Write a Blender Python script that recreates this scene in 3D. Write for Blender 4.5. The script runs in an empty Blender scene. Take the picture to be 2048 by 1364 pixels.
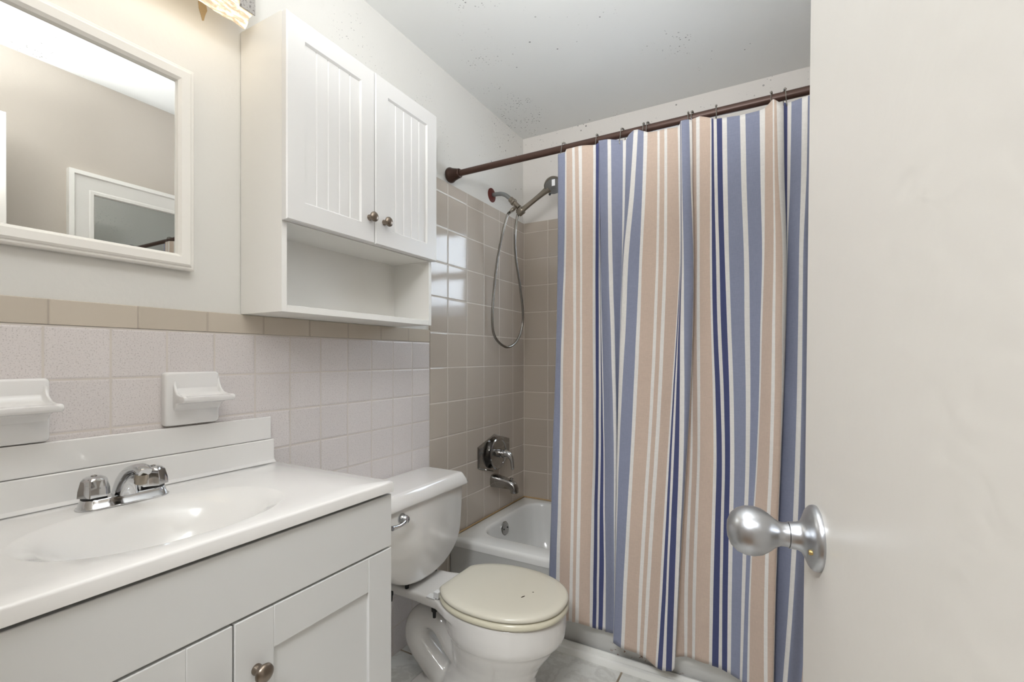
import bpy, bmesh, math, random
from mathutils import Vector, Matrix

# ------------------------------------------------------------------ camera, world, lights, exposure
S = bpy.context.scene
COL = S.collection
R = math.radians
random.seed(7)

cam_data = bpy.data.cameras.new('camera')
cam_data.sensor_width = 36.0
cam_data.lens = 16.523
cam_data.shift_y = 0.0166
cam_data.clip_start = 0.01
cam = bpy.data.objects.new('camera', cam_data)
cam.location = (1.27, 0.0, 1.14)
cam.rotation_euler = (R(90), 0, R(28.998))
COL.objects.link(cam)
S.camera = cam

S.view_settings.view_transform = 'Standard'
S.view_settings.look = 'None'
S.view_settings.exposure = 0.1
S.view_settings.gamma = 1.0
S.view_settings.use_curve_mapping = False

world = bpy.data.worlds.new('daylight')
S.world = world
world.use_nodes = True
world.node_tree.nodes['Background'].inputs[0].default_value = (0.80, 0.90, 1.0, 1)
world.node_tree.nodes['Background'].inputs[1].default_value = 1.6

def area(name, loc, aim, sx, sy, power, color, spread=180):
    l = bpy.data.lights.new(name, 'AREA')
    l.shape = 'RECTANGLE'
    l.size, l.size_y = sx, sy
    l.energy = power
    l.color = color
    l.spread = R(spread)
    o = bpy.data.objects.new(name, l)
    o.location = loc
    d = Vector(aim) - Vector(loc)
    o.rotation_euler = d.to_track_quat('-Z', 'Y').to_euler()
    COL.objects.link(o)
    return o

# daylight arriving through the small frosted bath window; added fill: an unseen hall light and a ceiling globe
area('window_daylight', (0.80, 2.62, 1.75), (0.75, 2.0, 1.35), 0.75, 0.55, 8.0, (0.86, 0.93, 1.0))
area('hall_fill_light', (1.07, -0.75, 2.33), (1.07, 0.1, 1.0), 0.5, 0.4, 34.0, (0.93, 0.965, 1.0))  # unseen light added in the hall, fills the room through the doorway
area('camera_flash_aimed_at_ceiling', (1.10, 0.02, 1.70), (0.93, 0.74, 2.42), 0.25, 0.25, 13.5, (0.95, 0.975, 1.0), 95)
FILL_GLOBE = 9.5   # glow of an unseen ceiling globe added to brighten the room

# ------------------------------------------------------------------ materials
MATS = {}

def new_mat(name):
    m = bpy.data.materials.new(name)
    m.use_nodes = True
    nt = m.node_tree
    b = nt.nodes['Principled BSDF']
    MATS[name] = m
    return m, nt, b

class G:
    """small node-graph writer"""
    def __init__(s, nt):
        s.nt = nt
    def n(s, typ, **kw):
        nd = s.nt.nodes.new(typ)
        for k, v in kw.items():
            setattr(nd, k, v)
        return nd
    def put(s, sock, v):
        if hasattr(v, 'is_output') or isinstance(v, bpy.types.NodeSocket):
            s.nt.links.new(v, sock)
        else:
            sock.default_value = v
    def m(s, op, a, b=None, c=None, clamp=False):
        nd = s.n('ShaderNodeMath', operation=op)
        nd.use_clamp = clamp
        s.put(nd.inputs[0], a)
        if b is not None: s.put(nd.inputs[1], b)
        if c is not None: s.put(nd.inputs[2], c)
        return nd.outputs[0]
    def coord(s):
        t = s.n('ShaderNodeTexCoord')
        return t.outputs['Object']
    def xyz(s, v):
        nd = s.n('ShaderNodeSeparateXYZ')
        s.put(nd.inputs[0], v)
        return nd.outputs
    def comb(s, x, y, z):
        nd = s.n('ShaderNodeCombineXYZ')
        for i, q in enumerate((x, y, z)):
            s.put(nd.inputs[i], q)
        return nd.outputs[0]
    def noise(s, v, scale, detail=3, rough=0.5):
        nd = s.n('ShaderNodeTexNoise')
        s.put(nd.inputs['Vector'], v)
        nd.inputs['Scale'].default_value = scale
        nd.inputs['Detail'].default_value = detail
        nd.inputs['Roughness'].default_value = rough
        return nd.outputs['Fac']
    def voro(s, v, scale):
        nd = s.n('ShaderNodeTexVoronoi')
        s.put(nd.inputs['Vector'], v)
        nd.inputs['Scale'].default_value = scale
        return nd.outputs
    def ramp(s, v, a, b, lo=0.0, hi=1.0, smooth=True):
        nd = s.n('ShaderNodeMapRange')
        nd.interpolation_type = 'SMOOTHSTEP' if smooth else 'LINEAR'
        s.put(nd.inputs['Value'], v)
        nd.inputs['From Min'].default_value = a
        nd.inputs['From Max'].default_value = b
        nd.inputs['To Min'].default_value = lo
        nd.inputs['To Max'].default_value = hi
        return nd.outputs['Result']
    def mix(s, f, a, b):
        nd = s.n('ShaderNodeMix')
        nd.data_type = 'RGBA'
        s.put(nd.inputs['Factor'], f)
        for sock, v in ((nd.inputs[6], a), (nd.inputs[7], b)):
            if isinstance(v, tuple): v = v if len(v) == 4 else v + (1.0,)
            s.put(sock, v)
        return nd.outputs[2]
    def bump(s, h, dist=0.001, strength=1.0, normal=None):
        nd = s.n('ShaderNodeBump')
        nd.inputs['Strength'].default_value = strength
        nd.inputs['Distance'].default_value = dist
        s.put(nd.inputs['Height'], h)
        if normal is not None: s.put(nd.inputs['Normal'], normal)
        return nd.outputs[0]

def lin(r, g, b):
    f = lambda c: (c / 255 / 12.92) if c / 255 <= 0.04045 else ((c / 255 + 0.055) / 1.055) ** 2.4
    return (f(r), f(g), f(b))

def simple(name, rgb, rough=0.4, metal=0.0, spec=0.5, var=0.03, vscale=6.0, coat=0.0, bump=0.0, bscale=400.0, emit=None):
    m, nt, b = new_mat(name)
    g = G(nt)
    v = g.coord()
    c = lin(*rgb)
    f = g.noise(v, vscale, 3)
    lo = tuple(x * (1 - var) for x in c)
    hi = tuple(min(1, x * (1 + var)) for x in c)
    nt.links.new(g.mix(f, lo, hi), b.inputs['Base Color'])
    b.inputs['Roughness'].default_value = rough
    b.inputs['Metallic'].default_value = metal
    b.inputs['Specular IOR Level'].default_value = spec
    b.inputs['Coat Weight'].default_value = coat
    b.inputs['Coat Roughness'].default_value = 0.05
    if bump:
        nt.links.new(g.bump(g.noise(v, bscale, 2), bump), b.inputs['Normal'])
    return m

def paint(name, rgb, specks=0.0, zlo=None, scuff=0.0):
    """matt wall paint with mildew specks in loose clusters"""
    m, nt, b = new_mat(name)
    g = G(nt)
    v = g.coord()
    c = lin(*rgb)
    base = g.mix(g.noise(v, 1.8, 4), tuple(x * 0.965 for x in c), tuple(min(1, x * 1.02) for x in c))
    if specks:
        vd = g.voro(v, 95.0)
        rnd = g.xyz(vd['Color'])[0]
        size = g.m('MULTIPLY', rnd, 0.34)
        dot = g.m('LESS_THAN', vd['Distance'], size)
        vb = g.voro(v, 34.0)
        rb = g.xyz(vb['Color'])
        big = g.m('MULTIPLY', g.m('LESS_THAN', vb['Distance'], g.m('MULTIPLY', rb[0], 0.16)), g.m('GREATER_THAN', rb[1], 0.72))
        cl = g.ramp(g.noise(v, 3.1, 3, 0.6), 0.56 - 0.05 * specks, 0.70 - 0.05 * specks)
        keep = g.m('GREATER_THAN', g.xyz(vd['Color'])[1], 0.30)
        f = g.m('MULTIPLY', g.m('MULTIPLY', dot, keep), cl)
        f = g.m('MAXIMUM', f, g.m('MULTIPLY', big, g.ramp(g.noise(v, 2.0, 2), 0.50, 0.6)))
        if zlo is not None:
            f = g.m('MULTIPLY', f, g.ramp(g.xyz(v)[2], zlo, zlo + 0.3))
            f = g.m('MULTIPLY', f, g.ramp(g.xyz(v)[1], 0.95, 1.25))
        base = g.mix(g.m('MULTIPLY', f, 0.78), base, lin(70, 68, 66))
    if scuff:
        sc = g.ramp(g.noise(v, 9.0, 5, 0.65), 0.62, 0.78)
        base = g.mix(g.m('MULTIPLY', sc, scuff), base, lin(176, 168, 156))
    nt.links.new(base, b.inputs['Base Color'])
    b.inputs['Roughness'].default_value = 0.62
    b.inputs['Specular IOR Level'].default_value = 0.3
    nt.links.new(g.bump(g.noise(v, 55.0, 3), 0.0012, 0.35), b.inputs['Normal'])
    return m

def tile(name, ax, pitch, off, grout, rgb, rgbg, rough, speckle=0.0, var=0.06, tilt=0.012, marble=False, groutrough=0.7, dirt=0.0):
    m, nt, b = new_mat(name)
    g = G(nt)
    v = g.coord()
    s = g.xyz(v)
    u, w = s[ax[0]], s[ax[1]]
    uo = g.m('SUBTRACT', u, off[0]); wo = g.m('SUBTRACT', w, off[1])
    du = g.m('PINGPONG', uo, pitch[0] / 2); dw = g.m('PINGPONG', wo, pitch[1] / 2)
    d = g.m('MINIMUM', du, dw)
    mask = g.ramp(d, grout * 0.5, grout * 0.5 + 0.0012)
    cell = g.comb(g.m('FLOOR', g.m('DIVIDE', uo, pitch[0])), g.m('FLOOR', g.m('DIVIDE', wo, pitch[1])), 0.5)
    wn = g.n('ShaderNodeTexWhiteNoise'); wn.noise_dimensions = '3D'
    g.put(wn.inputs['Vector'], cell)
    c = lin(*rgb)
    base = g.mix(wn.outputs['Value'], tuple(x * (1 - var) for x in c), tuple(min(1, x * (1 + var)) for x in c))
    if speckle:
        sp = g.ramp(g.noise(v, 330.0, 2, 0.7), 0.56, 0.64)
        base = g.mix(g.m('MULTIPLY', sp, speckle), base, lin(150, 138, 134))
        sp2 = g.ramp(g.noise(v, 240.0, 2, 0.7), 0.57, 0.66)
        base = g.mix(g.m('MULTIPLY', sp2, speckle * 0.7), base, lin(244, 238, 232))
    if marble:
        warp = g.n('ShaderNodeVectorMath', operation='MULTIPLY_ADD')
        nz = g.n('ShaderNodeTexNoise'); nz.inputs['Scale'].default_value = 5.0; nz.inputs['Detail'].default_value = 4
        g.put(nz.inputs['Vector'], v)
        g.put(warp.inputs[0], nz.outputs['Color']); warp.inputs[1].default_value = (0.35, 0.35, 0.35); g.put(warp.inputs[2], v)
        vein = g.ramp(g.m('ABSOLUTE', g.m('SUBTRACT', g.noise(warp.outputs[0], 7.0, 6, 0.6), 0.5)), 0.0, 0.07)
        base = g.mix(g.m('MULTIPLY', g.m('SUBTRACT', 1.0, vein), 0.32), base, lin(172, 168, 160))
        cloud = g.ramp(g.noise(v, 11.0, 5, 0.6), 0.52, 0.75)
        base = g.mix(g.m('MULTIPLY', cloud, 0.5), base, lin(190, 183, 170))
    gc = g.mix(g.noise(v, 14.0, 3), tuple(x * 0.85 for x in lin(*rgbg)), lin(*rgbg))
    if dirt:
        dr = g.ramp(g.noise(v, 6.0, 4), 0.45, 0.6)
        gc = g.mix(g.m('MULTIPLY', dr, dirt), gc, lin(92, 66, 40))
    nt.links.new(g.mix(mask, gc, base), b.inputs['Base Color'])
    nt.links.new(g.mix(mask, (groutrough,) * 3, (rough,) * 3), b.inputs['Roughness'])
    geo = g.n('ShaderNodeNewGeometry')
    jit = g.n('ShaderNodeVectorMath', operation='MULTIPLY_ADD')
    g.put(jit.inputs[0], wn.outputs['Color']); jit.inputs[1].default_value = (tilt,) * 3
    off2 = g.n('ShaderNodeVectorMath', operation='ADD')
    g.put(off2.inputs[0], geo.outputs['Normal']); off2.inputs[1].default_value = (-tilt / 2,) * 3
    g.put(jit.inputs[2], off2.outputs[0])
    nrm = g.n('ShaderNodeVectorMath', operation='NORMALIZE'); g.put(nrm.inputs[0], jit.outputs[0])
    h = g.ramp(d, grout * 0.3, grout * 0.5 + 0.004)
    wav = g.m('MULTIPLY', g.noise(v, 16.0, 2), 0.25)
    nt.links.new(g.bump(g.m('ADD', h, wav), 0.0012, 0.8, nrm.outputs[0]), b.inputs['Normal'])
    return m

def metal(name, rgb, rough, var=0.04, bump=0.0):
    return simple(name, rgb, rough, 1.0, 0.5, var, 30.0, bump=bump, bscale=900)

def fabric(name, rgb):
    m, nt, b = new_mat(name)
    g = G(nt)
    v = g.coord()
    s = g.xyz(v)
    c = lin(*rgb)
    weave = g.m('ADD', g.m('MULTIPLY', g.noise(g.comb(g.m('MULTIPLY', s[0], 900.0), g.m('MULTIPLY', s[1], 900.0), g.m('MULTIPLY', s[2], 60.0)), 1.0, 2), 0.5),
                g.m('MULTIPLY', g.noise(g.comb(g.m('MULTIPLY', s[0], 60.0), g.m('MULTIPLY', s[1], 60.0), g.m('MULTIPLY', s[2], 900.0)), 1.0, 2), 0.5))
    nt.links.new(g.mix(g.ramp(weave, 0.36, 0.64), tuple(x * 0.945 for x in c), tuple(min(1, x * 1.05) for x in c)), b.inputs['Base Color'])
    b.inputs['Roughness'].default_value = 0.85
    b.inputs['Specular IOR Level'].default_value = 0.15
    b.inputs['Sheen Weight'].default_value = 0.15
    cr = g.noise(v, 7.0, 4, 0.55)
    nt.links.new(g.bump(g.m('ADD', g.m('MULTIPLY', cr, 3.0), g.m('MULTIPLY', weave, 0.10)), 0.004, 0.5), b.inputs['Normal'])
    return m

WALLP = paint('wall_paint', (228, 226, 221), 1.7, 1.85, 0.05)
WALLF = paint('far_wall_paint', (222, 217, 211), 1.6, 2.15, 0.06)
WALLB = paint('plain_wall_paint', (202, 193, 182))
CEIL = paint('ceiling_paint', (228, 228, 225), 0.9)
PINK = tile('speckled_pink_tile', (1, 2), (0.1096, 0.1096), (1.571, 1.205), 0.003, (226, 219, 217), (226, 217, 209), 0.30, 0.42, 0.03)
BORDER = tile('beige_border_tile', (1, 2), (0.1522, 0.2), (1.5905, 1.16), 0.0025, (206, 195, 180), (190, 178, 164), 0.16, 0.0, 0.04)
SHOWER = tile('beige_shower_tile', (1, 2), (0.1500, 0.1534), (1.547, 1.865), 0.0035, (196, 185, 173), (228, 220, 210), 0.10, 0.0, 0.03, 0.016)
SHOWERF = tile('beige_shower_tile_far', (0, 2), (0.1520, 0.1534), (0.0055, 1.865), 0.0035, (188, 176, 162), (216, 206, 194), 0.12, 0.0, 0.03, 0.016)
FLOORM = tile('marble_floor_tile', (0, 1), (0.305, 0.305), (0.792, 1.70), 0.006, (226, 225, 220), (170, 156, 136), 0.28, 0.0, 0.03, 0.006, True, 0.8, 0.7)
HALLF = simple('hall_floor_wood', (150, 120, 90), 0.4, var=0.2)
TRIMW = simple('white_trim_paint', (241, 238, 232), 0.35)
DOORP = simple('door_gloss_paint', (228, 224, 217), 0.32, var=0.015, vscale=3.0, bump=0.0006, bscale=40)
CABW = simple('white_cabinet_lacquer', (231, 230, 228), 0.34, var=0.008)
CABIN = simple('white_cabinet_melamine', (240, 238, 233), 0.45, var=0.015)
VANW = simple('white_vanity_lacquer', (226, 226, 224), 0.36, var=0.008)
GAP_SHADE = simple('gap_shade_paint', (40, 34, 30), 0.8)  # near-black paint for the shade in the slit below the countertop
MARB = simple('cultured_marble_white', (240, 238, 235), 0.12, var=0.008, coat=0.4)
PORC = simple('white_porcelain', (232, 229, 225), 0.08, var=0.01, coat=0.5)
DISH = simple('soap_dish_ceramic', (236, 234, 232), 0.10, var=0.008, coat=0.5)
ENAM = None
SEATM = simple('cream_seat_plastic', (222, 217, 200), 0.20, var=0.01)
SEATU = simple('aged_cream_seat_plastic', (220, 214, 192), 0.22, var=0.015)
CHROME = metal('chrome', (205, 206, 208), 0.08)
CHROMED = metal('dark_chrome', (168, 166, 164), 0.12)
NICKEL = metal('brushed_nickel', (150, 141, 129), 0.28)
PEWTER = metal('antique_pewter', (140, 128, 116), 0.32)
SATIN = metal('satin_door_chrome', (186, 188, 192), 0.33)
BRONZE = simple('oil_rubbed_bronze', (66, 46, 38), 0.35, 0.6, var=0.1)
BRONZE2 = simple('rod_bronze_paint', (74, 52, 43), 0.38, 0.3, var=0.08)
RUST = simple('rust_red_escutcheon', (96, 34, 26), 0.6, var=0.2, vscale=60)
BLACK = simple('black_rubber', (22, 22, 22), 0.6)
GALV = metal('galvanised_pipe', (150, 152, 152), 0.35)
BRASS = metal('brass_pin', (190, 165, 110), 0.25)
WIRE = metal('steel_wire', (150, 146, 140), 0.25)
WHITEP = simple('white_plastic_tag', (235, 235, 235), 0.4)
GREYR = simple('grey_nozzle_rubber', (120, 118, 114), 0.5, bump=0.001, bscale=150)
CAULK = None
PEEL = simple('peeled_plaster', (196, 172, 134), 0.9, var=0.15, vscale=60)
FB = {'B': fabric('curtain_blue', (136, 141, 162)), 'W': fabric('curtain_white', (222, 219, 215)),
      'T': fabric('curtain_tan', (198, 178, 163)), 'N': fabric('curtain_navy', (74, 80, 118))}

m, nt, b = new_mat('mirror_glass')
gg = G(nt)
nt.links.new(gg.mix(gg.noise(gg.coord(), 3.0), (0.86, 0.87, 0.86), (0.89, 0.90, 0.89)), b.inputs['Base Color'])
b.inputs['Metallic'].default_value = 1.0
b.inputs['Roughness'].default_value = 0.0
MIRROR = m

m, nt, b = new_mat('dim_old_mirror_glass')
gg = G(nt)
nt.links.new(gg.mix(gg.noise(gg.coord(), 3.0), (0.50, 0.50, 0.48), (0.56, 0.56, 0.53)), b.inputs['Base Color'])
b.inputs['Metallic'].default_value = 1.0
b.inputs['Roughness'].default_value = 0.02
MIRROR2 = m

m, nt, b = new_mat('window_glass')
gg = G(nt)
b.inputs['Base Color'].default_value = (0.9, 0.95, 1, 1)
nt.links.new(gg.ramp(gg.noise(gg.coord(), 40.0), 0.3, 0.7, 0.02, 0.08), b.inputs['Roughness'])
b.inputs['Transmission Weight'].default_value = 1.0
b.inputs['IOR'].default_value = 1.1
WGLASS = m

# lamp shade: rippled diffuser glass lit from behind by its bulbs
m, nt, b = new_mat('rippled_lamp_glass')
gg = G(nt)
v = gg.coord()
s = gg.xyz(v)
st = gg.comb(gg.m('MULTIPLY', s[0], 140.0), gg.m('MULTIPLY', s[1], 34.0), gg.m('MULTIPLY', s[2], 140.0))
rip = gg.noise(st, 1.0, 4, 0.6)
b.inputs['Base Color'].default_value = (0.55, 0.50, 0.42, 1)
b.inputs['Roughness'].default_value = 0.25
nt.links.new(gg.mix(gg.ramp(rip, 0.40, 0.62), lin(238, 206, 158), lin(255, 247, 228)), b.inputs['Emission Color'])
nt.links.new(gg.ramp(rip, 0.36, 0.62, 0.55, 1.05), b.inputs['Emission Strength'])
nt.links.new(gg.bump(rip, 0.004, 1.0), b.inputs['Normal'])
LAMPG = m

m, nt, b = new_mat('lamp_end_metal')
gg = G(nt)
v = gg.coord()
nt.links.new(gg.mix(gg.ramp(gg.noise(v, 160.0, 4, 0.7), 0.5, 0.66), lin(176, 172, 168), lin(86, 80, 76)), b.inputs['Base Color'])
b.inputs['Roughness'].default_value = 0.4
b.inputs['Metallic'].default_value = 0.4
LAMPM = m

m, nt, b = new_mat('fill_globe_glow')  # glow for the added fill globe
gg = G(nt)
nt.links.new(gg.mix(gg.noise(gg.coord(), 8.0), (0.9, 0.9, 0.88), (0.95, 0.95, 0.93)), b.inputs['Base Color'])
b.inputs['Emission Color'].default_value = (0.94, 0.97, 1.0, 1)
b.inputs['Emission Strength'].default_value = FILL_GLOBE
DIFF = m

# tub apron foot trim and caulk with rusty stains
def stained(name, rgb, amount, scale, rough=0.3):
    m, nt, b = new_mat(name)
    g = G(nt)
    v = g.coord()
    f = g.m('MULTIPLY', g.ramp(g.noise(v, scale, 5, 0.7), 0.655, 0.72), amount)
    nt.links.new(g.mix(f, lin(*rgb), lin(120, 74, 36)), b.inputs['Base Color'])
    b.inputs['Roughness'].default_value = rough
    return m
TRIMV = stained('white_vinyl_trim', (244, 243, 238), 0.4, 22.0)
CAULK = stained('stained_caulk', (190, 160, 118), 1.0, 26.0, 0.7)

m, nt, b = new_mat('tub_enamel')
gg = G(nt)
v = gg.coord()
s = gg.xyz(v)
rust = gg.m('MULTIPLY', gg.ramp(gg.noise(v, 48.0, 4, 0.7), 0.60, 0.66), gg.m('MULTIPLY', gg.ramp(s[2], 0.085, 0.05), gg.m('MULTIPLY', gg.ramp(s[0], 0.66, 0.74), gg.ramp(s[0], 1.06, 0.94))))
nt.links.new(gg.mix(gg.m('MULTIPLY', rust, 0.8), gg.mix(gg.noise(v, 6.0), lin(226, 225, 221), lin(231, 230, 227)), lin(134, 82, 44)), b.inputs['Base Color'])
b.inputs['Roughness'].default_value = 0.14
b.inputs['Coat Weight'].default_value = 0.4
ENAM = m

# toilet lid plastic with two chips in it
m, nt, b = new_mat('chipped_lid_plastic')
gg = G(nt)
v = gg.coord()
s = gg.xyz(v)
def chip(cx, cy, ca, la, lb):
    dx = gg.m('SUBTRACT', s[0], cx); dy = gg.m('SUBTRACT', s[1], cy)
    a = gg.m('ADD', gg.m('MULTIPLY', dx, math.cos(ca) / la), gg.m('MULTIPLY', dy, math.sin(ca) / la))
    c = gg.m('ADD', gg.m('MULTIPLY', dx, -math.sin(ca) / lb), gg.m('MULTIPLY', dy, math.cos(ca) / lb))
    r = gg.m('ADD', gg.m('MULTIPLY', a, a), gg.m('MULTIPLY', c, c))
    return gg.m('LESS_THAN', r, 1.0)
CHIP = gg.m('MAXIMUM', chip(0.583, 1.311, 1.2, 0.0085, 0.0026), chip(0.598, 1.352, 0.5, 0.003, 0.0022))
base = gg.mix(gg.noise(v, 5.0), lin(214, 209, 193), lin(220, 215, 200))
nt.links.new(gg.mix(CHIP, base, lin(60, 44, 34)), b.inputs['Base Color'])
b.inputs['Roughness'].default_value = 0.2
LIDM = m

# ------------------------------------------------------------------ geometry helpers
def B():
    return bmesh.new()

def box(bm, x0, x1, y0, y1, z0, z1):
    vs = [bm.verts.new((x, y, z)) for z in (z0, z1) for x, y in ((x0, y0), (x1, y0), (x1, y1), (x0, y1))]
    for f in ((3, 2, 1, 0), (4, 5, 6, 7), (0, 1, 5, 4), (1, 2, 6, 5), (2, 3, 7, 6), (3, 0, 4, 7)):
        bm.faces.new([vs[i] for i in f])
    return bm

def loft(bm, rings, cap0=True, cap1=True, closed=True):
    L = [[bm.verts.new(p) for p in r] for r in rings]
    n = len(L[0])
    for a, c in zip(L[:-1], L[1:]):
        for i in range(n if closed else n - 1):
            j = (i + 1) % n
            bm.faces.new((a[i], a[j], c[j], c[i]))
    if cap0: bm.faces.new(L[0][::-1])
    if cap1: bm.faces.new(L[-1])
    return bm

def prism(bm, pts, axis, lo, hi):
    """pts: 2-D outline in the two other axes (in x,y,z order)"""
    def p3(p, h):
        q = list(p)
        q.insert(axis, h)
        return q
    return loft(bm, [[p3(p, lo) for p in pts], [p3(p, hi) for p in pts]])

def spline(pts, n):
    P = [Vector(p) for p in pts]
    P = [P[0] * 2 - P[1]] + P + [P[-1] * 2 - P[-2]]
    out = []
    for i in range(1, len(P) - 2):
        for k in range(n):
            t = k / n
            a, b_, c, d = P[i - 1], P[i], P[i + 1], P[i + 2]
            out.append(0.5 * ((2 * b_) + (c - a) * t + (2 * a - 5 * b_ + 4 * c - d) * t * t + (3 * b_ - a - 3 * c + d) * t ** 3))
    out.append(P[-2])
    return out

def tube(bm, pts, rad, n=12, sub=0, cap=True, sx=1.0):
    if sub:
        k = len(pts)
        if not isinstance(rad, (int, float)):
            rr = [Vector((r, 0, 0)) for r in rad]
            rad = [q.x for q in spline(rr, sub)]
        pts = spline(pts, sub)
    pts = [Vector(p) for p in pts]
    if isinstance(rad, (int, float)): rad = [rad] * len(pts)
    t = (pts[1] - pts[0]).normalized()
    u = t.orthogonal().normalized()
    rings = []
    for i, p in enumerate(pts):
        d = pts[min(i + 1, len(pts) - 1)] - pts[max(i - 1, 0)]
        if d.length > 1e-9: t2 = d.normalized()
        else: t2 = t
        u = (u - t2 * u.dot(t2)).normalized()
        w = t2.cross(u)
        t = t2
        rings.append([p + (u * math.cos(a) * sx + w * math.sin(a)) * rad[i] for a in [2 * math.pi * j / n for j in range(n)]])
    return loft(bm, rings, cap, cap)

def lathe(bm, prof, origin, axis, n=24, lobe=None, caps=True):
    """prof: (radius, height) list along axis from origin"""
    ax = Vector(axis).normalized()
    u = ax.orthogonal().normalized()
    w = ax.cross(u)
    o = Vector(origin)
    rings = []
    for k, (r, h) in enumerate(prof):
        ring = []
        for j in range(n):
            a = 2 * math.pi * j / n
            rr = max(r, 1e-5) * (lobe(a, k) if lobe else 1.0)
            ring.append(o + ax * h + (u * math.cos(a) + w * math.sin(a)) * rr)
        rings.append(ring)
    return loft(bm, rings, caps, caps)

def ball(bm, c, r, seg=12):
    bmesh.ops.create_uvsphere(bm, u_segments=seg, v_segments=max(6, seg // 2), radius=r, matrix=Matrix.Translation(c))
    return bm

def fin(name, bm, mat, parent=None, bevel=0.0, seg=2, sharp=40, mods=None, local=False):
    bmesh.ops.recalc_face_normals(bm, faces=bm.faces[:])
    me = bpy.data.meshes.new(name)
    bm.to_mesh(me)
    bm.free()
    mats = mat if isinstance(mat, (list, tuple)) else [mat]
    for q in mats: me.materials.append(q)
    for p in me.polygons: p.use_smooth = True
    me.set_sharp_from_angle(angle=R(sharp))
    o = bpy.data.objects.new(name, me)
    COL.objects.link(o)
    if parent is not None:
        o.parent = parent
        if not local:
            o.matrix_parent_inverse = base_matrix(parent).inverted()
    if bevel:
        bv = o.modifiers.new('bevel', 'BEVEL')
        bv.width = bevel
        bv.segments = seg
        bv.limit_method = 'ANGLE'
        bv.angle_limit = R(40)
        bv.harden_normals = False
    return o

def base_matrix(o):
    m_ = Matrix.LocRotScale(o.location, o.rotation_euler, None)
    if o.parent is not None:
        return base_matrix(o.parent) @ o.matrix_parent_inverse @ m_
    return m_

def tag(o, label=None, cat=None, group=None, kind=None):
    if label: o['label'] = label
    if cat: o['category'] = cat
    if group: o['group'] = group
    if kind: o['kind'] = kind
    return o

def thing(name, loc, label, cat, group=None):
    o = bpy.data.objects.new(name, None)
    o.empty_display_size = 0.05
    o.location = loc
    COL.objects.link(o)
    return tag(o, label, cat, group)

def struct(o, label=None, cat=None):
    return tag(o, label, cat, None, 'structure')

def copy_thing(o, parent=None):
    c = o.copy()
    COL.objects.link(c)
    if parent is not None: c.parent = parent
    for ch in list(o.children): copy_thing(ch, c)
    return c

# ------------------------------------------------------------------ room shell
W, D, H, YB = 1.49, 2.431, 2.418, -0.10
bm = B(); box(bm, -0.1, W + 0.1, -0.16, D + 0.1, -0.06, 0.0)
struct(fin('floor', bm, FLOORM), 'grey-white marble-look tile floor with brown grout beside the tub', 'floor')
bm = B(); box(bm, -0.1, W + 0.1, -0.22, D + 0.1, H, H + 0.08)
struct(fin('ceiling', bm, CEIL), 'off-white ceiling spotted with small black mildew specks', 'ceiling')

bm = B(); box(bm, -0.1, -0.006, -0.22, D + 0.1, -0.06, H)
wl = struct(fin('wall_left', bm, WALLP), 'white painted wall over pink tile, behind mirror and white cabinet', 'wall')
bm = B(); box(bm, -0.006, 0.0, YB, 1.5715, 0.0, 1.2065)
struct(fin('wall_tile', bm, PINK, wl), 'speckled pale pink square tiles')
bm = B(); box(bm, -0.006, 0.0015, YB, 1.5715, 1.2072, 1.259)
struct(fin('border_tile', bm, BORDER, wl, bevel=0.0015), 'row of glossy beige border tiles capping the pink tile')
bm = B(); box(bm, -0.006, 0.002, 1.5735, D - 0.003, 0.3355, 1.9215); box(bm, -0.006, 0.002, 1.5735, 1.712, 0.0, 0.335)
struct(fin('shower_tile', bm, SHOWER, wl), 'glossy beige square tiles')
bm = B()
prism(bm, [(0.657, 2.052), (0.676, 2.052), (0.679, 2.035), (0.674, 2.020), (0.671, 2.005), (0.667, 2.003), (0.664, 2.015), (0.659, 2.03)], 0, -0.006, -0.0048)
struct(fin('paint_chip', bm, PEEL, wl), 'brown patch of chipped paint')

wx0, wx1, wz0, wz1 = 0.40, 1.14, 1.37, 1.97
def wall_with_hole(bm, x0, x1, y0, y1, z0, z1):
    box(bm, x0, wx0, y0, y1, z0, z1); box(bm, wx1, x1, y0, y1, z0, z1)
    if wz0 > z0: box(bm, wx0, wx1, y0, y1, z0, min(z1, wz0))
    if wz1 < z1: box(bm, wx0, wx1, y0, y1, wz1, z1)
bm = B(); wall_with_hole(bm, -0.1, W + 0.1, D + 0.004, D + 0.1, -0.06, H)
wf = struct(fin('wall_far', bm, WALLF), 'white end wall above the beige shower tile, dotted with mildew', 'wall')
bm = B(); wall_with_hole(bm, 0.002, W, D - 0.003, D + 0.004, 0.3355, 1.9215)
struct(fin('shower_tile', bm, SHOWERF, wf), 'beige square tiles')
bm = B()
box(bm, wx0, wx0 + 0.035, D + 0.02, D + 0.06, wz0, wz1); box(bm, wx1 - 0.035, wx1, D + 0.02, D + 0.06, wz0, wz1)
box(bm, wx0 + 0.035, wx1 - 0.035, D + 0.02, D + 0.06, wz0, wz0 + 0.04); box(bm, wx0 + 0.035, wx1 - 0.035, D + 0.02, D + 0.06, wz1 - 0.04, wz1)
box(bm, wx0 + 0.035, wx1 - 0.035, D + 0.022, D + 0.058, 1.645, 1.69)
win = struct(fin('window_1', bm, TRIMW, bevel=0.003), 'small white sash window above the tub, hidden by the curtain and seen as a reflection in the shower tile', 'window')
bm = B(); box(bm, wx0 + 0.03, wx1 - 0.03, D + 0.036, D + 0.042, wz0 + 0.03, wz1 - 0.03)
struct(fin('pane', bm, WGLASS, win))

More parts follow.
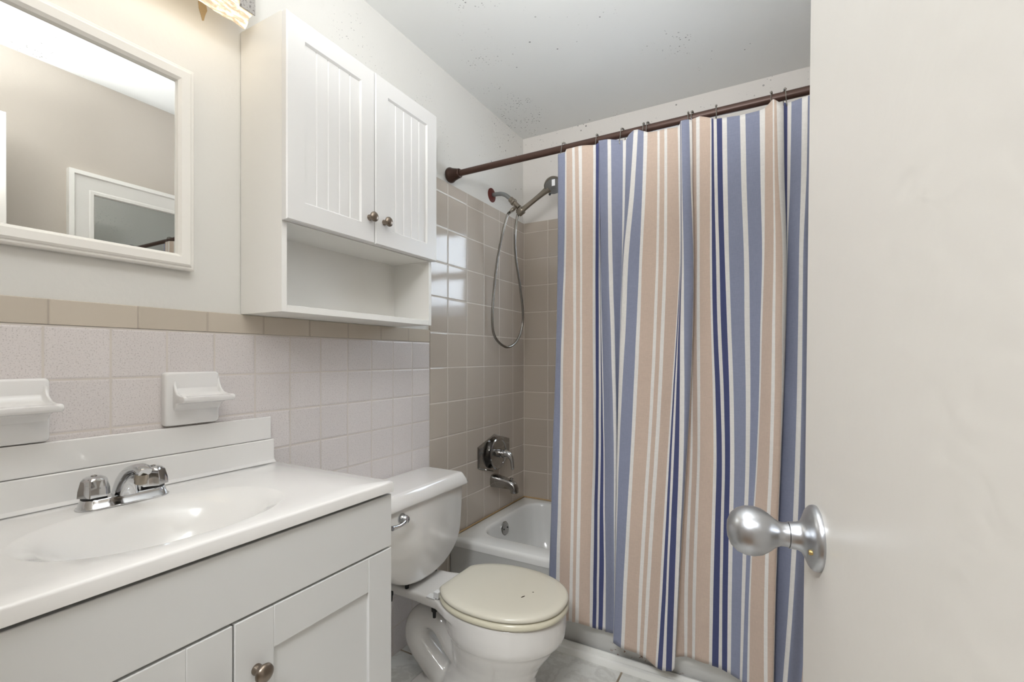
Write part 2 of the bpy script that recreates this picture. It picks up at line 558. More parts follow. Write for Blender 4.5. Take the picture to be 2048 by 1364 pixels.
bm = B(); box(bm, W, W + 0.1, YB, D + 0.1, -0.06, H)
struct(fin('wall_right', bm, WALLB), 'cream wall opposite the vanity, seen in the mirror', 'wall')
bm = B()
box(bm, -0.006, 0.70, -0.22, YB, -0.06, H); box(bm, 1.452, W + 0.1, -0.22, YB, -0.06, H); box(bm, 0.70, 1.452, -0.22, YB, 2.11, H)
struct(fin('wall_back', bm, WALLB), 'cream wall around the doorway the camera looks in from', 'wall')
bm = B()
box(bm, 0.70, 0.716, -0.215, YB + 0.004, 0, 2.11); box(bm, 1.442, 1.452, -0.215, YB + 0.004, 0, 2.11); box(bm, 0.716, 1.442, -0.215, YB + 0.004, 2.098, 2.11)
struct(fin('trim_1', bm, TRIMW, bevel=0.002), 'white jamb lining the entry doorway', 'trim')
# hall outside the doorway
bm = B(); box(bm, -0.3, 2.4, -1.8, -0.22, -0.06, 0.0)
struct(fin('floor_hall', bm, HALLF), 'brown hall floor outside the doorway', 'floor')
bm = B(); box(bm, -0.3, 2.4, -1.8, -0.22, H, H + 0.08)
struct(fin('ceiling_hall', bm, CEIL), 'white hall ceiling outside the doorway', 'ceiling')
bm = B(); box(bm, -0.4, -0.3, -1.8, -0.16, -0.06, H); box(bm, 2.4, 2.5, -1.8, -0.16, -0.06, H); box(bm, -0.4, 2.5, -1.9, -1.8, -0.06, H)
box(bm, -0.3, -0.1, -0.22, -0.16, -0.06, H); box(bm, W + 0.1, 2.4, -0.22, -0.16, -0.06, H)
struct(fin('wall_hall', bm, WALLB), 'cream hall walls outside the doorway', 'wall')

# vinyl foot trim along the tub apron and the stained caulk round the tub
bm = B()
prof = [(1.684, 0.0), (1.684, 0.010), (1.688, 0.020), (1.694, 0.0245), (1.700, 0.025), (1.703, 0.034), (1.708, 0.038), (1.7135, 0.038), (1.7135, 0.0)]
prism(bm, prof, 0, 0.004, W - 0.001)
struct(fin('trim_2', bm, TRIMV, sharp=30), 'white strip of trim along the foot of the tub', 'trim')

# ------------------------------------------------------------------ entry door
a = 10.0
door_m = Matrix.Translation((1.427, -0.063, 0.0)) @ Matrix.Rotation(R(90 + a), 4, 'Z') @ Matrix.Translation((0, 0.0119, 0)) @ Matrix.Rotation(R(0.6), 4, 'X')
DW = 0.71
bm = B(); box(bm, 0.0, DW, -0.035, 0.0, 0.012, 2.085)
door = fin('door_1', bm, DOORP, bevel=0.0025, seg=3)
door.location = door_m.to_translation(); door.rotation_euler = door_m.to_euler()
struct(door, 'plain cream painted door standing open at the right with a satin knob', 'door')
kx, kz = DW - 0.05, 0.951
def door_part(name, bm, mat, par=door, **k):
    return fin(name, bm, mat, par, local=True, **k)
bm = B()
lathe(bm, [(0.0335, 0.0), (0.0338, 0.0015), (0.0330, 0.0045), (0.0300, 0.0075), (0.0230, 0.0105), (0.0165, 0.014), (0.0143, 0.018), (0.0138, 0.026)], (kx, 0.0, kz), (0, 1, 0), 48)
ros = door_part('door_knob', bm, SATIN, sharp=60); ros['label'] = 'satin chrome door knob'
bm = B()
lathe(bm, [(0.0128, 0.0265), (0.0125, 0.030), (0.0125, 0.034), (0.0150, 0.039), (0.0200, 0.045), (0.0243, 0.052), (0.0262, 0.060), (0.0258, 0.068), (0.0228, 0.076), (0.0170, 0.082), (0.0090, 0.0855), (0.0, 0.0865)], (kx, 0.0, kz), (0, 1, 0), 48)
door_part('grip', bm, SATIN, ros, sharp=70)
bm = B(); lathe(bm, [(0.0115, 0.0255), (0.0115, 0.0275)], (kx, 0, kz), (0, 1, 0), 32)
door_part('neck_gap', bm, BLACK, ros)
bm = B(); lathe(bm, [(0.0026, 0.006), (0.0026, 0.0125)], (kx - 0.0225, 0, kz - 0.008), (0, 1, 0), 16)
door_part('privacy_pin', bm, BRASS, ros)
bm = B(); box(bm, DW - 0.002, DW + 0.0012, -0.030, -0.005, kz - 0.028, kz + 0.028)
door_part('latch_plate', bm, SATIN)
for hz in (0.25, 1.05, 1.85):
    bm = B(); tube(bm, [(-0.006, 0.004, hz - 0.045), (-0.006, 0.004, hz + 0.045)], 0.006, 12)
    door_part('hinge', bm, SATIN)

# ------------------------------------------------------------------ vanity cabinet and its top
VY0, VY1, VX = 0.075, 0.855, 0.462
v = thing('vanity_cabinet', (0.24, 0.465, 0.0), 'white two-door vanity cabinet with a plain panel above shaker doors', 'cabinet')
bm = B()
box(bm, 0.001, 0.441, VY0, VY0 + 0.016, 0.0, 0.817); box(bm, 0.001, 0.441, VY1 - 0.016, VY1, 0.0, 0.817)
box(bm, 0.001, 0.441, VY0 + 0.016, VY1 - 0.016, 0.075, 0.091); box(bm, 0.37, 0.386, VY0 + 0.016, VY1 - 0.016, 0.0, 0.075)
box(bm, 0.427, 0.441, VY0 + 0.016, VY1 - 0.016, 0.66, 0.70)
box(bm, 0.427, 0.441, 0.46, 0.488, 0.091, 0.66)
fin('body', bm, VANW, v, bevel=0.0008)
bm = B(); box(bm, 0.405, 0.424, VY0 + 0.017, VY1 - 0.017, 0.70, 0.8165)  # dark strip behind the panel, painting in the shade of the slit
fin('gap_shade', bm, GAP_SHADE, v)
bm = B(); box(bm, 0.443, VX, VY0, VY1, 0.6865, 0.811)
fin('apron_panel', bm, VANW, v, bevel=0.0016, seg=3)

def shaker(name, parent, y0, y1, z0, z1, ky):
    st, rt = 0.073, 0.078
    x0, x1 = 0.443, VX
    bm = B()
    box(bm, x0, x1, y0, y0 + st, z0, z1); box(bm, x0, x1, y1 - st, y1, z0, z1)
    box(bm, x0, x1 - 0.0002, y0 + st, y1 - st, z1 - rt, z1); box(bm, x0, x1 - 0.0002, y0 + st, y1 - st, z0, z0 + rt)
    d = fin(name, bm, VANW, parent, bevel=0.0016, seg=3)
    bm = B(); box(bm, x0 + 0.003, x1 - 0.0065, y0 + st - 0.004, y1 - st + 0.004, z0 + rt - 0.004, z1 - rt + 0.004)
    fin('panel', bm, VANW, d)
    bm = B()
    lathe(bm, [(0.0095, 0.0), (0.0098, 0.003), (0.0075, 0.007), (0.0068, 0.012), (0.0085, 0.016), (0.0150, 0.0195), (0.0168, 0.0225), (0.0160, 0.0265), (0.0120, 0.030), (0.0060, 0.0320), (0, 0.0325)], (x1, ky, 0.583), (1, 0, 0), 32)
    fin('knob', bm, PEWTER, d, sharp=60)['label'] = 'round pewter knob'
shaker('door', v, VY0, 0.4718, 0.075, 0.6815, 0.436)
shaker('door', v, 0.4752, VY1, 0.075, 0.6815, 0.514)

def sup(cx, cy, a_, b_, n, ang):
    if isinstance(n, tuple):            # rounded rectangle of corner radius n[0]
        r = min(n[0], a_ - 0.001, b_ - 0.001)
        seg = [2 * (a_ - r), math.pi * r / 2, 2 * (b_ - r), math.pi * r / 2]
        f = (ang / (2 * math.pi)) % 1.0 * 8
        k, t = int(f), f % 1.0          # eight pieces: half right side, corner, half top, half top ...
        q, odd = divmod(k, 2)
        sx, sy = ((1, 1), (-1, 1), (-1, -1), (1, -1))[q]
        L1, L2 = ((b_ - r), (a_ - r)) if q % 2 == 0 else ((a_ - r), (b_ - r))
        tot = L1 + math.pi * r / 2 + L2
        d = (odd + t) / 2 * tot
        if q % 2 == 0:
            if d < L1: return (cx + sx * a_, cy + sy * d)
            if d < L1 + math.pi * r / 2:
                w = (d - L1) / r
                return (cx + sx * (a_ - r + r * math.cos(w)), cy + sy * (b_ - r + r * math.sin(w)))
            return (cx + sx * (a_ - r - (d - L1 - math.pi * r / 2)), cy + sy * b_)
        if d < L1: return (cx + sx * d, cy + sy * b_)
        if d < L1 + math.pi * r / 2:
            w = (d - L1) / r
            return (cx + sx * (a_ - r + r * math.sin(w)), cy + sy * (b_ - r + r * math.cos(w)))
        return (cx + sx * a_, cy + sy * (b_ - r - (d - L1 - math.pi * r / 2)))
    c, s_ = math.cos(ang), math.sin(ang)
    return (cx + a_ * math.copysign(abs(c) ** (2 / n), c), cy + b_ * math.copysign(abs(s_) ** (2 / n), s_))

def rect_ring(cx, cy, x0, x1, y0, y1, pts):
    out = []
    for (px, py) in pts:
        dx, dy = px - cx, py - cy
        t = min(((x1 - cx) / dx if dx > 0 else (x0 - cx) / dx) if abs(dx) > 1e-9 else 1e9,
                ((y1 - cy) / dy if dy > 0 else (y0 - cy) / dy) if abs(dy) > 1e-9 else 1e9)
        out.append([cx + dx * t, cy + dy * t])
    for c in ((x0, y0), (x1, y0), (x1, y1), (x0, y1)):
        i = min(range(len(out)), key=lambda k: (out[k][0] - c[0]) ** 2 + (out[k][1] - c[1]) ** 2)
        out[i] = list(c)
    return out

def basin_slab(bm, x0, x1, y0, y1, ztop, zbot, cx, cy, rings, n=112, edge=0.004, flat=True):
    """slab with a moulded basin: rings = [(a, b, dz, power)] from the lip inwards"""
    ang = [2 * math.pi * (i + 0.5) / n for i in range(n)]
    base = [sup(cx, cy, rings[0][0], rings[0][1], rings[0][3], t) for t in ang]
    R0 = rect_ring(cx, cy, x0, x1, y0, y1, base)
    def inset(ring, e):
        return [(min(max(p[0], x0 + e), x1 - e), min(max(p[1], y0 + e), y1 - e)) for p in ring]
    L = [[(p[0], p[1], zbot) for p in R0], [(p[0], p[1], ztop - edge) for p in R0],
         [(p[0], p[1], ztop - edge * 0.3) for p in inset(R0, edge * 0.3)], [(p[0], p[1], ztop) for p in inset(R0, edge)]]
    mid = [((p[0] + q[0]) / 2, (p[1] + q[1]) / 2) for p, q in zip(inset(R0, edge), base)]
    L.append([(p[0], p[1], ztop) for p in mid])
    for a_, b_, dz, pw in rings:
        L.append([sup(cx, cy, a_, b_, pw, t) + (ztop + dz,) for t in ang])
    loft(bm, L, False, True)
    return bm

vt = thing('washbasin', (0.24, 0.465, 0.82), 'glossy white cultured marble vanity top with a moulded oval basin', 'sink')
bm = B()
rg = [(0.153, 0.211, 0.0, 2.2), (0.149, 0.206, -0.0010, 2.2), (0.143, 0.199, -0.005, 2.2), (0.128, 0.180, -0.013, 2.15), (0.113, 0.160, -0.032, 2.1), (0.098, 0.138, -0.060, 2.0),
      (0.080, 0.110, -0.088, 2.0), (0.055, 0.075, -0.106, 2.0), (0.03, 0.035, -0.114, 2.0), (0.022, 0.022, -0.116, 2.0)]
basin_slab(bm, 0.002, 0.470, 0.066, 0.8535, 0.844, 0.819, 0.276, 0.459, rg, edge=0.005)
fin('countertop', bm, MARB, vt, sharp=75)
bm = B()
prism(bm, [(0.002, 0.8445), (0.002, 0.909), (0.017, 0.909), (0.0195, 0.9065), (0.0200, 0.862), (0.0225, 0.851), (0.029, 0.8455), (0.031, 0.8445)], 1, 0.066, 0.8475)
fin('backsplash', bm, MARB, vt, sharp=30)
bm = B(); lathe(bm, [(0.021, -0.001), (0.021, 0.002), (0.017, 0.003), (0.0, 0.003)], (0.276, 0.4635, 0.7285), (0, 0, 1), 28)
fin('drain', bm, CHROME, vt)
bm = B()
box(bm, 0.0008, 0.0155, 0.066, 0.8425, 0.9098, 0.973)
tag(fin('backsplash_strip', bm, MARB, bevel=0.0025, seg=3), 'plain white ledge strip standing on the backsplash under the soap dishes', 'backsplash')

# ------------------------------------------------------------------ basin faucet
f = thing('basin_faucet', (0.1, 0.462, 0.844), 'chrome two-handle basin faucet on the white vanity top', 'faucet')
FX, FY, FZ = 0.098, 0.462, 0.8445
def stadium(hx, hy, z, n=40, cx=FX, cy=FY):
    out = []
    for i in range(n):
        t = 2 * math.pi * i / n
        c, s_ = math.cos(t), math.sin(t)
        out.append((cx + hx * c, cy + (hy - hx) * (1 if s_ > 0 else -1) * (min(1, abs(s_) * 6)) + hx * s_, z))
    return out
bm = B(); loft(bm, [stadium(0.0285, 0.079, FZ), stadium(0.0285, 0.079, FZ + 0.002), stadium(0.0265, 0.0765, FZ + 0.003), stadium(0.0225, 0.072, FZ + 0.016), stadium(0.0205, 0.070, FZ + 0.0185)])
fin('base_plate', bm, CHROME, f, sharp=50)
bm = B()
def oval(c, d, hw, hh, n=20):
    d = Vector(d).normalized(); side = Vector((0, 1, 0)); up = side.cross(d)
    return [Vector(c) + side * math.copysign(abs(math.cos(t)) ** 0.7, math.cos(t)) * hw + up * math.copysign(abs(math.sin(t)) ** 0.7, math.sin(t)) * hh for t in [2 * math.pi * i / n for i in range(n)]]
sp = [((FX + 0.002, FY, FZ + 0.017), (0, 0, 1), 0.021, 0.024), ((FX + 0.004, FY, FZ + 0.028), (0.12, 0, 1), 0.0185, 0.0235), ((FX + 0.009, FY, FZ + 0.040), (0.35, 0, 1), 0.0165, 0.0225), ((FX + 0.017, FY, FZ + 0.051), (0.75, 0, 1), 0.0150, 0.0195),
      ((FX + 0.030, FY, FZ + 0.0615), (1, 0, 0.75), 0.0142, 0.0150), ((FX + 0.048, FY, FZ + 0.070), (1, 0, 0.35), 0.0138, 0.0118), ((FX + 0.063, FY, FZ + 0.0735), (1, 0, 0.1), 0.0138, 0.0108),
      ((FX + 0.078, FY, FZ + 0.0720), (1, 0, -0.25), 0.0135, 0.0105), ((FX + 0.086, FY, FZ + 0.069), (1, 0, -0.7), 0.0110, 0.0085)]
loft(bm, [oval(*q) for q in sp])
spo = fin('spout', bm, CHROME, f, sharp=60)
bm = B(); lathe(bm, [(0.0118, 0.0), (0.0122, -0.010), (0.0122, -0.012), (0.0110, -0.0125), (0.0108, -0.020), (0.009, -0.0205)], (FX + 0.072, FY, FZ + 0.0655), (0.25, 0, 1), 24)
fin('aerator', bm, NICKEL, spo)
def faucet_handle(cy, rot):
    lob = lambda t, k: 1.0 + ((0.17 if k < 3 else 0.11) * (1.0 - 1.6 * abs(math.sin(3 * (t + rot))) ** 0.6) if 0 < k < 5 else 0.0)
    bm = B()
    lathe(bm, [(0.0200, 0.004), (0.0240, 0.005), (0.0232, 0.018), (0.0198, 0.036), (0.0192, 0.0375), (0.0165, 0.041), (0.0120, 0.0432), (0.006, 0.044), (0, 0.044)], (FX, cy, FZ + 0.0185), (0, 0, 1), 72, lob)
    h = fin('handle', bm, CHROME, f, sharp=28)
    bm = B(); lathe(bm, [(0.0205, 0.0), (0.0205, 0.004)], (FX, cy, FZ + 0.0185), (0, 0, 1), 28)
    fin('gasket', bm, BLACK, h)
    bm = B(); lathe(bm, [(0.0050, 0.0435), (0.0050, 0.0455), (0.003, 0.046), (0.0025, 0.0445), (0, 0.0445)], (FX, cy, FZ + 0.0185), (0, 0, 1), 20)
    fin('index_cap', bm, CHROMED, h)
faucet_handle(FY - 0.0505, 0.3)
faucet_handle(FY + 0.0505, 0.8)

# ------------------------------------------------------------------ soap dishes on the tiled wall
def soap_dish(y0, y1, z0, z1, ysh0, ysh1, zt, label):
    t = thing('soap_dish', (0.0, (y0 + y1) / 2, z0), label, 'soap dish', 'ceramic soap dishes set in the pink tile')
    n = 16
    def slabring(x, e):
        pts = []
        rr = 0.008
        for (cx, cy, a0) in ((y1 - rr - e, z1 - rr - e, 0), (y0 + rr + e, z1 - rr - e, 90), (y0 + rr + e, z0 + rr + e, 180), (y1 - rr - e, z0 + rr + e, 270)):
            for k in range(5):
                t_ = R(a0 + 22.5 * k)
                pts.append((x, cx + rr * math.cos(t_), cy + rr * math.sin(t_)))
        return pts
    bm = B(); loft(bm, [slabring(0.0002, 0), slabring(0.014, 0), slabring(0.018, 0.0015), slabring(0.020, 0.005)])
    fin('back_plate', bm, DISH, t, sharp=45)
    # shelf: swept curved profile (x, z) with a hollow between two side cheeks
    bm = B()
    prof = [(0.017, zt + 0.044), (0.021, zt + 0.030), (0.028, zt + 0.014), (0.040, zt + 0.004), (0.058, zt + 0.0005), (0.074, zt), (0.079, zt - 0.003), (0.080, zt - 0.009), (0.077, zt - 0.0145), (0.070, zt - 0.016), (0.045, zt - 0.018), (0.030, zt - 0.024), (0.017, zt - 0.040)]
    ins = [(0.017, zt + 0.030), (0.0195, zt + 0.018), (0.025, zt + 0.006), (0.036, zt - 0.001), (0.055, zt - 0.0025), (0.071, zt - 0.001), (0.079, zt - 0.0032), (0.080, zt - 0.009), (0.077, zt - 0.0145), (0.070, zt - 0.016), (0.045, zt - 0.018), (0.030, zt - 0.024), (0.017, zt - 0.040)]
    ym = (ysh0 + ysh1) / 2; hw = (ysh1 - ysh0) / 2
    rings = []
    for s_, pr, shrink in ((-1.0, prof, 0.75), (-0.985, prof, 0.93), (-0.95, prof, 1.0), (-0.90, prof, 1.0), (-0.85, ins, 1.0), (-0.8, ins, 1.0), (0, ins, 1.0), (0.8, ins, 1.0), (0.85, ins, 1.0), (0.90, prof, 1.0), (0.95, prof, 1.0), (0.985, prof, 0.93), (1.0, prof, 0.75)):
        pz = zt - 0.006
        rings.append([(0.017 + (x - 0.017) * (0.9 + 0.1 * shrink), ym + s_ * hw * (0.91 + 0.09 * min(1, max(0, (x - 0.02) / 0.05))), pz + (z - pz) * shrink) for x, z in pr])
    loft(bm, rings)
    fin('shelf', bm, DISH, t, sharp=60)
soap_dish(0.572, 0.696, 0.977, 1.106, 0.583, 0.703, 1.050, 'white ceramic soap dish nearer the wall cabinet, whole dish in view')
soap_dish(0.238, 0.371, 0.975, 1.1005, 0.236, 0.3735, 1.052, 'white ceramic soap dish behind the faucet, cut off at the left edge')

# ------------------------------------------------------------------ mirror over the vanity
mr = thing('vanity_mirror', (0.0, 0.345, 1.36), 'white-framed rectangular mirror hung above the vanity', 'mirror')
def frame(bm, yc0, yc1, z0, z1, prof, xsign=1, x0=0.0):
    """mitred picture frame; prof = (inset, height) section"""
    rings = []
    for (cy, cz, sy, sz) in ((yc0, z0, 1, 1), (yc1, z0, -1, 1), (yc1, z1, -1, -1), (yc0, z1, 1, -1)):
        rings.append([(x0 + xsign * h, cy + sy * i, cz + sz * i) for i, h in prof])
    rings.append(rings[0])
    L = [[bm.verts.new(p) for p in r] for r in rings[:-1]]
    n = len(L[0])
    for k in range(4):
        a_, c = L[k], L[(k + 1) % 4]
        for i in range(n):
            j = (i + 1) % n
            bm.faces.new((a_[i], a_[j], c[j], c[i]))
bm = B()
frame(bm, 0.050, 0.6385, 1.3555, 1.8485, [(0.0, -0.004), (0.0, 0.013), (0.003, 0.016), (0.0075, 0.016), (0.009, 0.019), (0.013, 0.022), (0.030, 0.019), (0.036, 0.013), (0.038, 0.006), (0.038, -0.004)])
fin('frame', bm, TRIMW, mr, sharp=25)
bm = B(); box(bm, -0.003, 0.005, 0.084, 0.605, 1.389, 1.815)
fin('glass', bm, MIRROR, mr)

# ------------------------------------------------------------------ wall cabinet over the toilet
c = thing('wall_cabinet', (0.0, 1.07, 1.258), 'white wall cabinet with two beadboard doors over an open shelf', 'cabinet')
CY0, CY1, CX0, CX1, CZ0, CZ1 = 0.766, 1.369, -0.004, 0.172, 1.2595, 2.032
bm = B()
box(bm, CX0, CX1, CY0, CY0 + 0.015, CZ0, CZ1); box(bm, CX0, CX1, CY1 - 0.015, CY1, CZ0, CZ1)
box(bm, CX0, CX1 - 0.001, CY0 + 0.015, CY1 - 0.015, CZ0, CZ0 + 0.018); box(bm, CX0, CX1, CY0 + 0.015, CY1 - 0.015, CZ1 - 0.015, CZ1)
box(bm, CX0, CX1 - 0.001, CY0 + 0.015, CY1 - 0.015, 1.492, 1.507)
fin('body', bm, CABIN, c, bevel=0.0008)
bm = B(); box(bm, CX0, 0.004, CY0 + 0.015, CY1 - 0.015, CZ0 + 0.018, CZ1 - 0.015)
fin('back_panel', bm, CABIN, c)
def bead_door(y0, y1, ky):
    x0, x1, z0, z1 = 0.1745, 0.194, 1.4935, 2.026
    iy0, iy1, iz0, iz1 = y0 + 0.059, y1 - 0.050, z0 + 0.057, z1 - 0.055
    bm = B()
    # frame with a stepped inner edge
    prof = [(0.0, 0.0), (0.0, x1 - x0 - 0.003), (0.003, x1 - x0), (0.0535, x1 - x0), (0.0575, x1 - x0 - 0.0055), (0.0575, 0.0)]
    rings = []
    for (cy, cz, sy, sz) in ((y0, z0, 1, 1), (y1, z0, -1, 1), (y1, z1, -1, -1), (y0, z1, 1, -1)):
        rings.append([(x0 + h, cy + sy * i, cz + sz * i) for i, h in prof])
    L = [[bm.verts.new(p) for p in r] for r in rings]
    n = len(prof)
    for k in range(4):
        a_, c2 = L[k], L[(k + 1) % 4]
        for i in range(n):
            j = (i + 1) % n
            bm.faces.new((a_[i], a_[j], c2[j], c2[i]))
    d = fin('door', bm, CABW, c, sharp=20)
    bm = B()
    yy0, yy1 = y0 + 0.0565, y1 - 0.0565
    px = x1 - 0.0065
    pts = [(x0 + 0.002, yy0), (px, yy0)]
    k = 5
    for i in range(1, k):
        gy = yy0 + (yy1 - yy0) * (i - 0.04) / (k - 0.08)
        pts += [(px, gy - 0.0030), (px - 0.0028, gy - 0.0008), (px - 0.0028, gy + 0.0008), (px, gy + 0.0030)]
    pts += [(px, yy1), (x0 + 0.002, yy1)]
    prism(bm, pts, 2, z0 + 0.0565, z1 - 0.0565)
    fin('beadboard_panel', bm, CABW, d, sharp=20)
    bm = B()
    lathe(bm, [(0.0088, 0.0), (0.0090, 0.0025), (0.0068, 0.006), (0.0060, 0.011), (0.0078, 0.0145), (0.0138, 0.0175), (0.0155, 0.0205), (0.0148, 0.024), (0.0110, 0.0272), (0.0055, 0.029), (0, 0.0293)], (x1, ky, 1.5685), (1, 0, 0), 32)
    fin('knob', bm, PEWTER, d, sharp=60)['label'] = 'round pewter knob'
bead_door(0.7645, 1.0665, 1.0435)
bead_door(1.0695, 1.3735, 1.1055)

# ------------------------------------------------------------------ vanity light above the mirror
vl = thing('vanity_light', (0.0, 0.43, 2.06), 'lit vanity wall light with rippled glass and grey metal ends above the mirror', 'light')
LY0, LY1 = 0.12, 0.742
bm = B(); box(bm, -0.006, 0.050, LY0 + 0.005, LY1 - 0.005, 2.075, 2.135)
fin('backplate', bm, LAMPM, vl, bevel=0.003)
bm = B()
n = 90
rings = []
rnd = random.Random(3)
for i in range(n + 1):
    t = i / n
    y = LY0 + 0.004 + (LY1 - LY0 - 0.010) * t
    j = [0.0011 * rnd.uniform(-1, 1) + 0.0012 * math.sin(t * 60 + 1.3 * q) for q in range(9)]
    pr = [(0.056, 2.118), (0.056, 2.008), (0.059, 2.0025), (0.064, 2.0005), (0.072, 2.0035), (0.0775, 2.010), (0.0815, 2.0215), (0.0945, 2.0255), (0.0955, 2.115), (0.075, 2.122)]
    rings.append([(x + (j[q % 9] if 1 < q < 9 else 0), y, z + (j[(q + 3) % 9] if 1 < q < 9 else 0)) for q, (x, z) in enumerate(pr)])
loft(bm, rings)
fin('glass_shade', bm, LAMPG, vl, sharp=80)
for yy in (LY0, LY1 - 0.040):
    bm = B()
    prism(bm, [(0.0962, 2.0255), (0.1000, 2.0255), (0.1000, 2.135), (0.010, 2.135), (0.010, 2.124), (0.0962, 2.124)], 1, yy, yy + 0.040)
    fin('end_clip', bm, LAMPM, vl, bevel=0.001)
pl = bpy.data.lights.new('vanity_bulbs', 'AREA'); pl.shape = 'RECTANGLE'; pl.size = 0.05; pl.size_y = 0.58; pl.energy = 0.22; pl.color = (1.0, 0.86, 0.66)
po = bpy.data.objects.new('vanity_bulbs', pl); COL.objects.link(po); po.location = (0.072, 0.43, 1.994); po.rotation_euler = (0, R(20), 0)

# ------------------------------------------------------------------ fill globe added for its light (just out of view)
cl = thing('fill_globe', (0.85, 0.22, H), 'unseen white globe added on the ceiling near the doorway as fill light', 'light')
bm = B(); lathe(bm, [(0.075, 0.0), (0.078, -0.010), (0.060, -0.022), (0.045, -0.04), (0.045, -0.055)], (0.85, 0.22, H - 0.0005), (0, 0, 1), 40); fin('base', bm, TRIMW, cl)
bm = B(); lathe(bm, [(0.0, -0.275), (0.05, -0.268), (0.09, -0.243), (0.112, -0.205), (0.118, -0.165), (0.112, -0.125), (0.09, -0.087), (0.05, -0.060), (0.044, -0.056)], (0.85, 0.22, H - 0.0005), (0, 0, 1), 40); fin('globe', bm, DIFF, cl)

# ------------------------------------------------------------------ mirror with white casing on the opposite wall
om = thing('wall_mirror', (W, 1.24, 0.9), 'wide white-framed dim mirror on the opposite wall, seen only in the vanity mirror', 'mirror')
bm = B()
frame(bm, 0.868, 1.60, 0.95, 1.985, [(0.0, 0.0), (0.0, 0.030), (0.018, 0.032), (0.022, 0.024), (0.045, 0.020), (0.075, 0.014), (0.080, 0.016), (0.092, 0.016), (0.096, 0.008), (0.096, 0.0)], -1, W)
fin('frame', bm, TRIMW, om, sharp=20)
bm = B(); box(bm, W - 0.006, W, 0.960, 1.508, 1.042, 1.893); fin('glass', bm, MIRROR2, om)

# ------------------------------------------------------------------ bathtub
TY, TZ = 1.712, 0.335
tb = thing('bathtub', (0.745, 2.07, 0.0), 'white enamelled alcove bathtub behind the striped curtain', 'bathtub')
bm = B()
cx, cy = 0.745, 2.092
rg = [(0.672, 0.286, 0.0, (0.115,)), (0.667, 0.281, -0.0012, (0.112,)), (0.661, 0.275, -0.006, (0.108,)), (0.657, 0.271, -0.015, (0.105,)), (0.653, 0.268, -0.035, (0.103,)), (0.645, 0.260, -0.08, (0.10,)), (0.630, 0.247, -0.16, (0.10,)), (0.612, 0.230, -0.225, (0.10,)), (0.585, 0.203, -0.258, (0.10,)), (0.54, 0.16, -0.270, (0.10,)), (0.4, 0.08, -0.275, (0.07,)), (0.05, 0.03, -0.278, (0.02,))]
basin_slab(bm, 0.003, W - 0.001, TY, D - 0.0035, TZ, 0.30, cx, cy, rg, 180, 0.014)
# apron below the rim
prism(bm, [(TY, 0.3005), (TY + 0.004, 0.295), (TY + 0.004, 0.085), (TY + 0.012, 0.075), (TY + 0.012, 0.0), (TY + 0.045, 0.0), (TY + 0.045, 0.3005)], 0, 0.003, W - 0.001)
fin('basin', bm, ENAM, tb, sharp=50)
bm = B(); lathe(bm, [(0.034, 0.0), (0.034, 0.004), (0.031, 0.007), (0.0, 0.009)], (0.0935, 2.045, 0.286), (1, 0, 0.12), 32)
op = fin('overflow_plate', bm, CHROMED, tb)
for dy in (-0.017, 0.017):
    bm = B(); ball(bm, (0.1015, 2.045 + dy, 0.287), 0.004, 10); fin('screw', bm, BLACK, op)
# caulk bead between tub and tile
bm = B(); tube(bm, [(0.0075, 1.73, TZ + 0.001), (0.0075, D - 0.0085, TZ + 0.001), (W - 0.01, D - 0.0085, TZ + 0.001)], 0.004, 8)
fin('caulk_bead', bm, CAULK, tb)

# ------------------------------------------------------------------ tub spout, mixer valve
sp = thing('tub_spout', (0.002, 2.085, 0.507), 'chrome tub spout on the beige tile above the tub', 'spout')
bm = B()
def sq(x, z, hw, hh, tilt=0.0, n=24):
    out = []
    for i in range(n):
        t = 2 * math.pi * i / n
        c_, s_ = math.cos(t), math.sin(t)
        yy = hw * math.copysign(abs(c_) ** 0.6, c_); zz = hh * math.copysign(abs(s_) ** 0.6, s_)
        out.append((x + zz * math.sin(tilt), 2.085 + yy, z + zz * math.cos(tilt)))
    return out
loft(bm, [sq(0.0025, 0.506, 0.031, 0.033), sq(0.02, 0.506, 0.031, 0.033), sq(0.06, 0.503, 0.028, 0.028), sq(0.095, 0.499, 0.026, 0.0245, 0.2), sq(0.118, 0.491, 0.025, 0.022, 0.75), sq(0.129, 0.475, 0.023, 0.018, 1.3), sq(0.130, 0.458, 0.021, 0.0165, 1.5)])
fin('spout_body', bm, CHROMED, sp, sharp=50)
bm = B(); lathe(bm, [(0.0035, 0.0), (0.0035, 0.012), (0.0085, 0.014), (0.0085, 0.018), (0.004, 0.02), (0, 0.02)], (0.110, 2.085, 0.512), (0.1, 0, 1), 16)
fin('diverter_knob', bm, CHROMED, sp)

va = thing('shower_valve', (0.002, 2.09, 0.647), 'chrome single-lever mixer valve on a six-sided cover plate over the tub spout', 'valve')
bm = B()
hexa = [(1.935, 0.700), (2.095, 0.745), (2.25, 0.700), (2.25, 0.597), (2.085, 0.551), (1.935, 0.597)]
hexi = [(2.092 + (y - 2.092) * 0.96, 0.648 + (z - 0.648) * 0.95) for y, z in hexa]
loft(bm, [[(0.0025, y, z) for y, z in hexa], [(0.007, y, z) for y, z in hexa], [(0.010, y, z) for y, z in hexi]])
fin('cover_plate', bm, CHROMED, va, sharp=20)
bm = B(); lathe(bm, [(0.066, 0.0095), (0.070, 0.016), (0.076, 0.024), (0.0815, 0.0275), (0.083, 0.033), (0.079, 0.037), (0.070, 0.0375), (0.066, 0.034), (0.040, 0.036), (0.028, 0.038)], (0.0, 2.092, 0.648), (1, 0, 0), 56)
fin('escutcheon', bm, CHROMED, va, sharp=35)
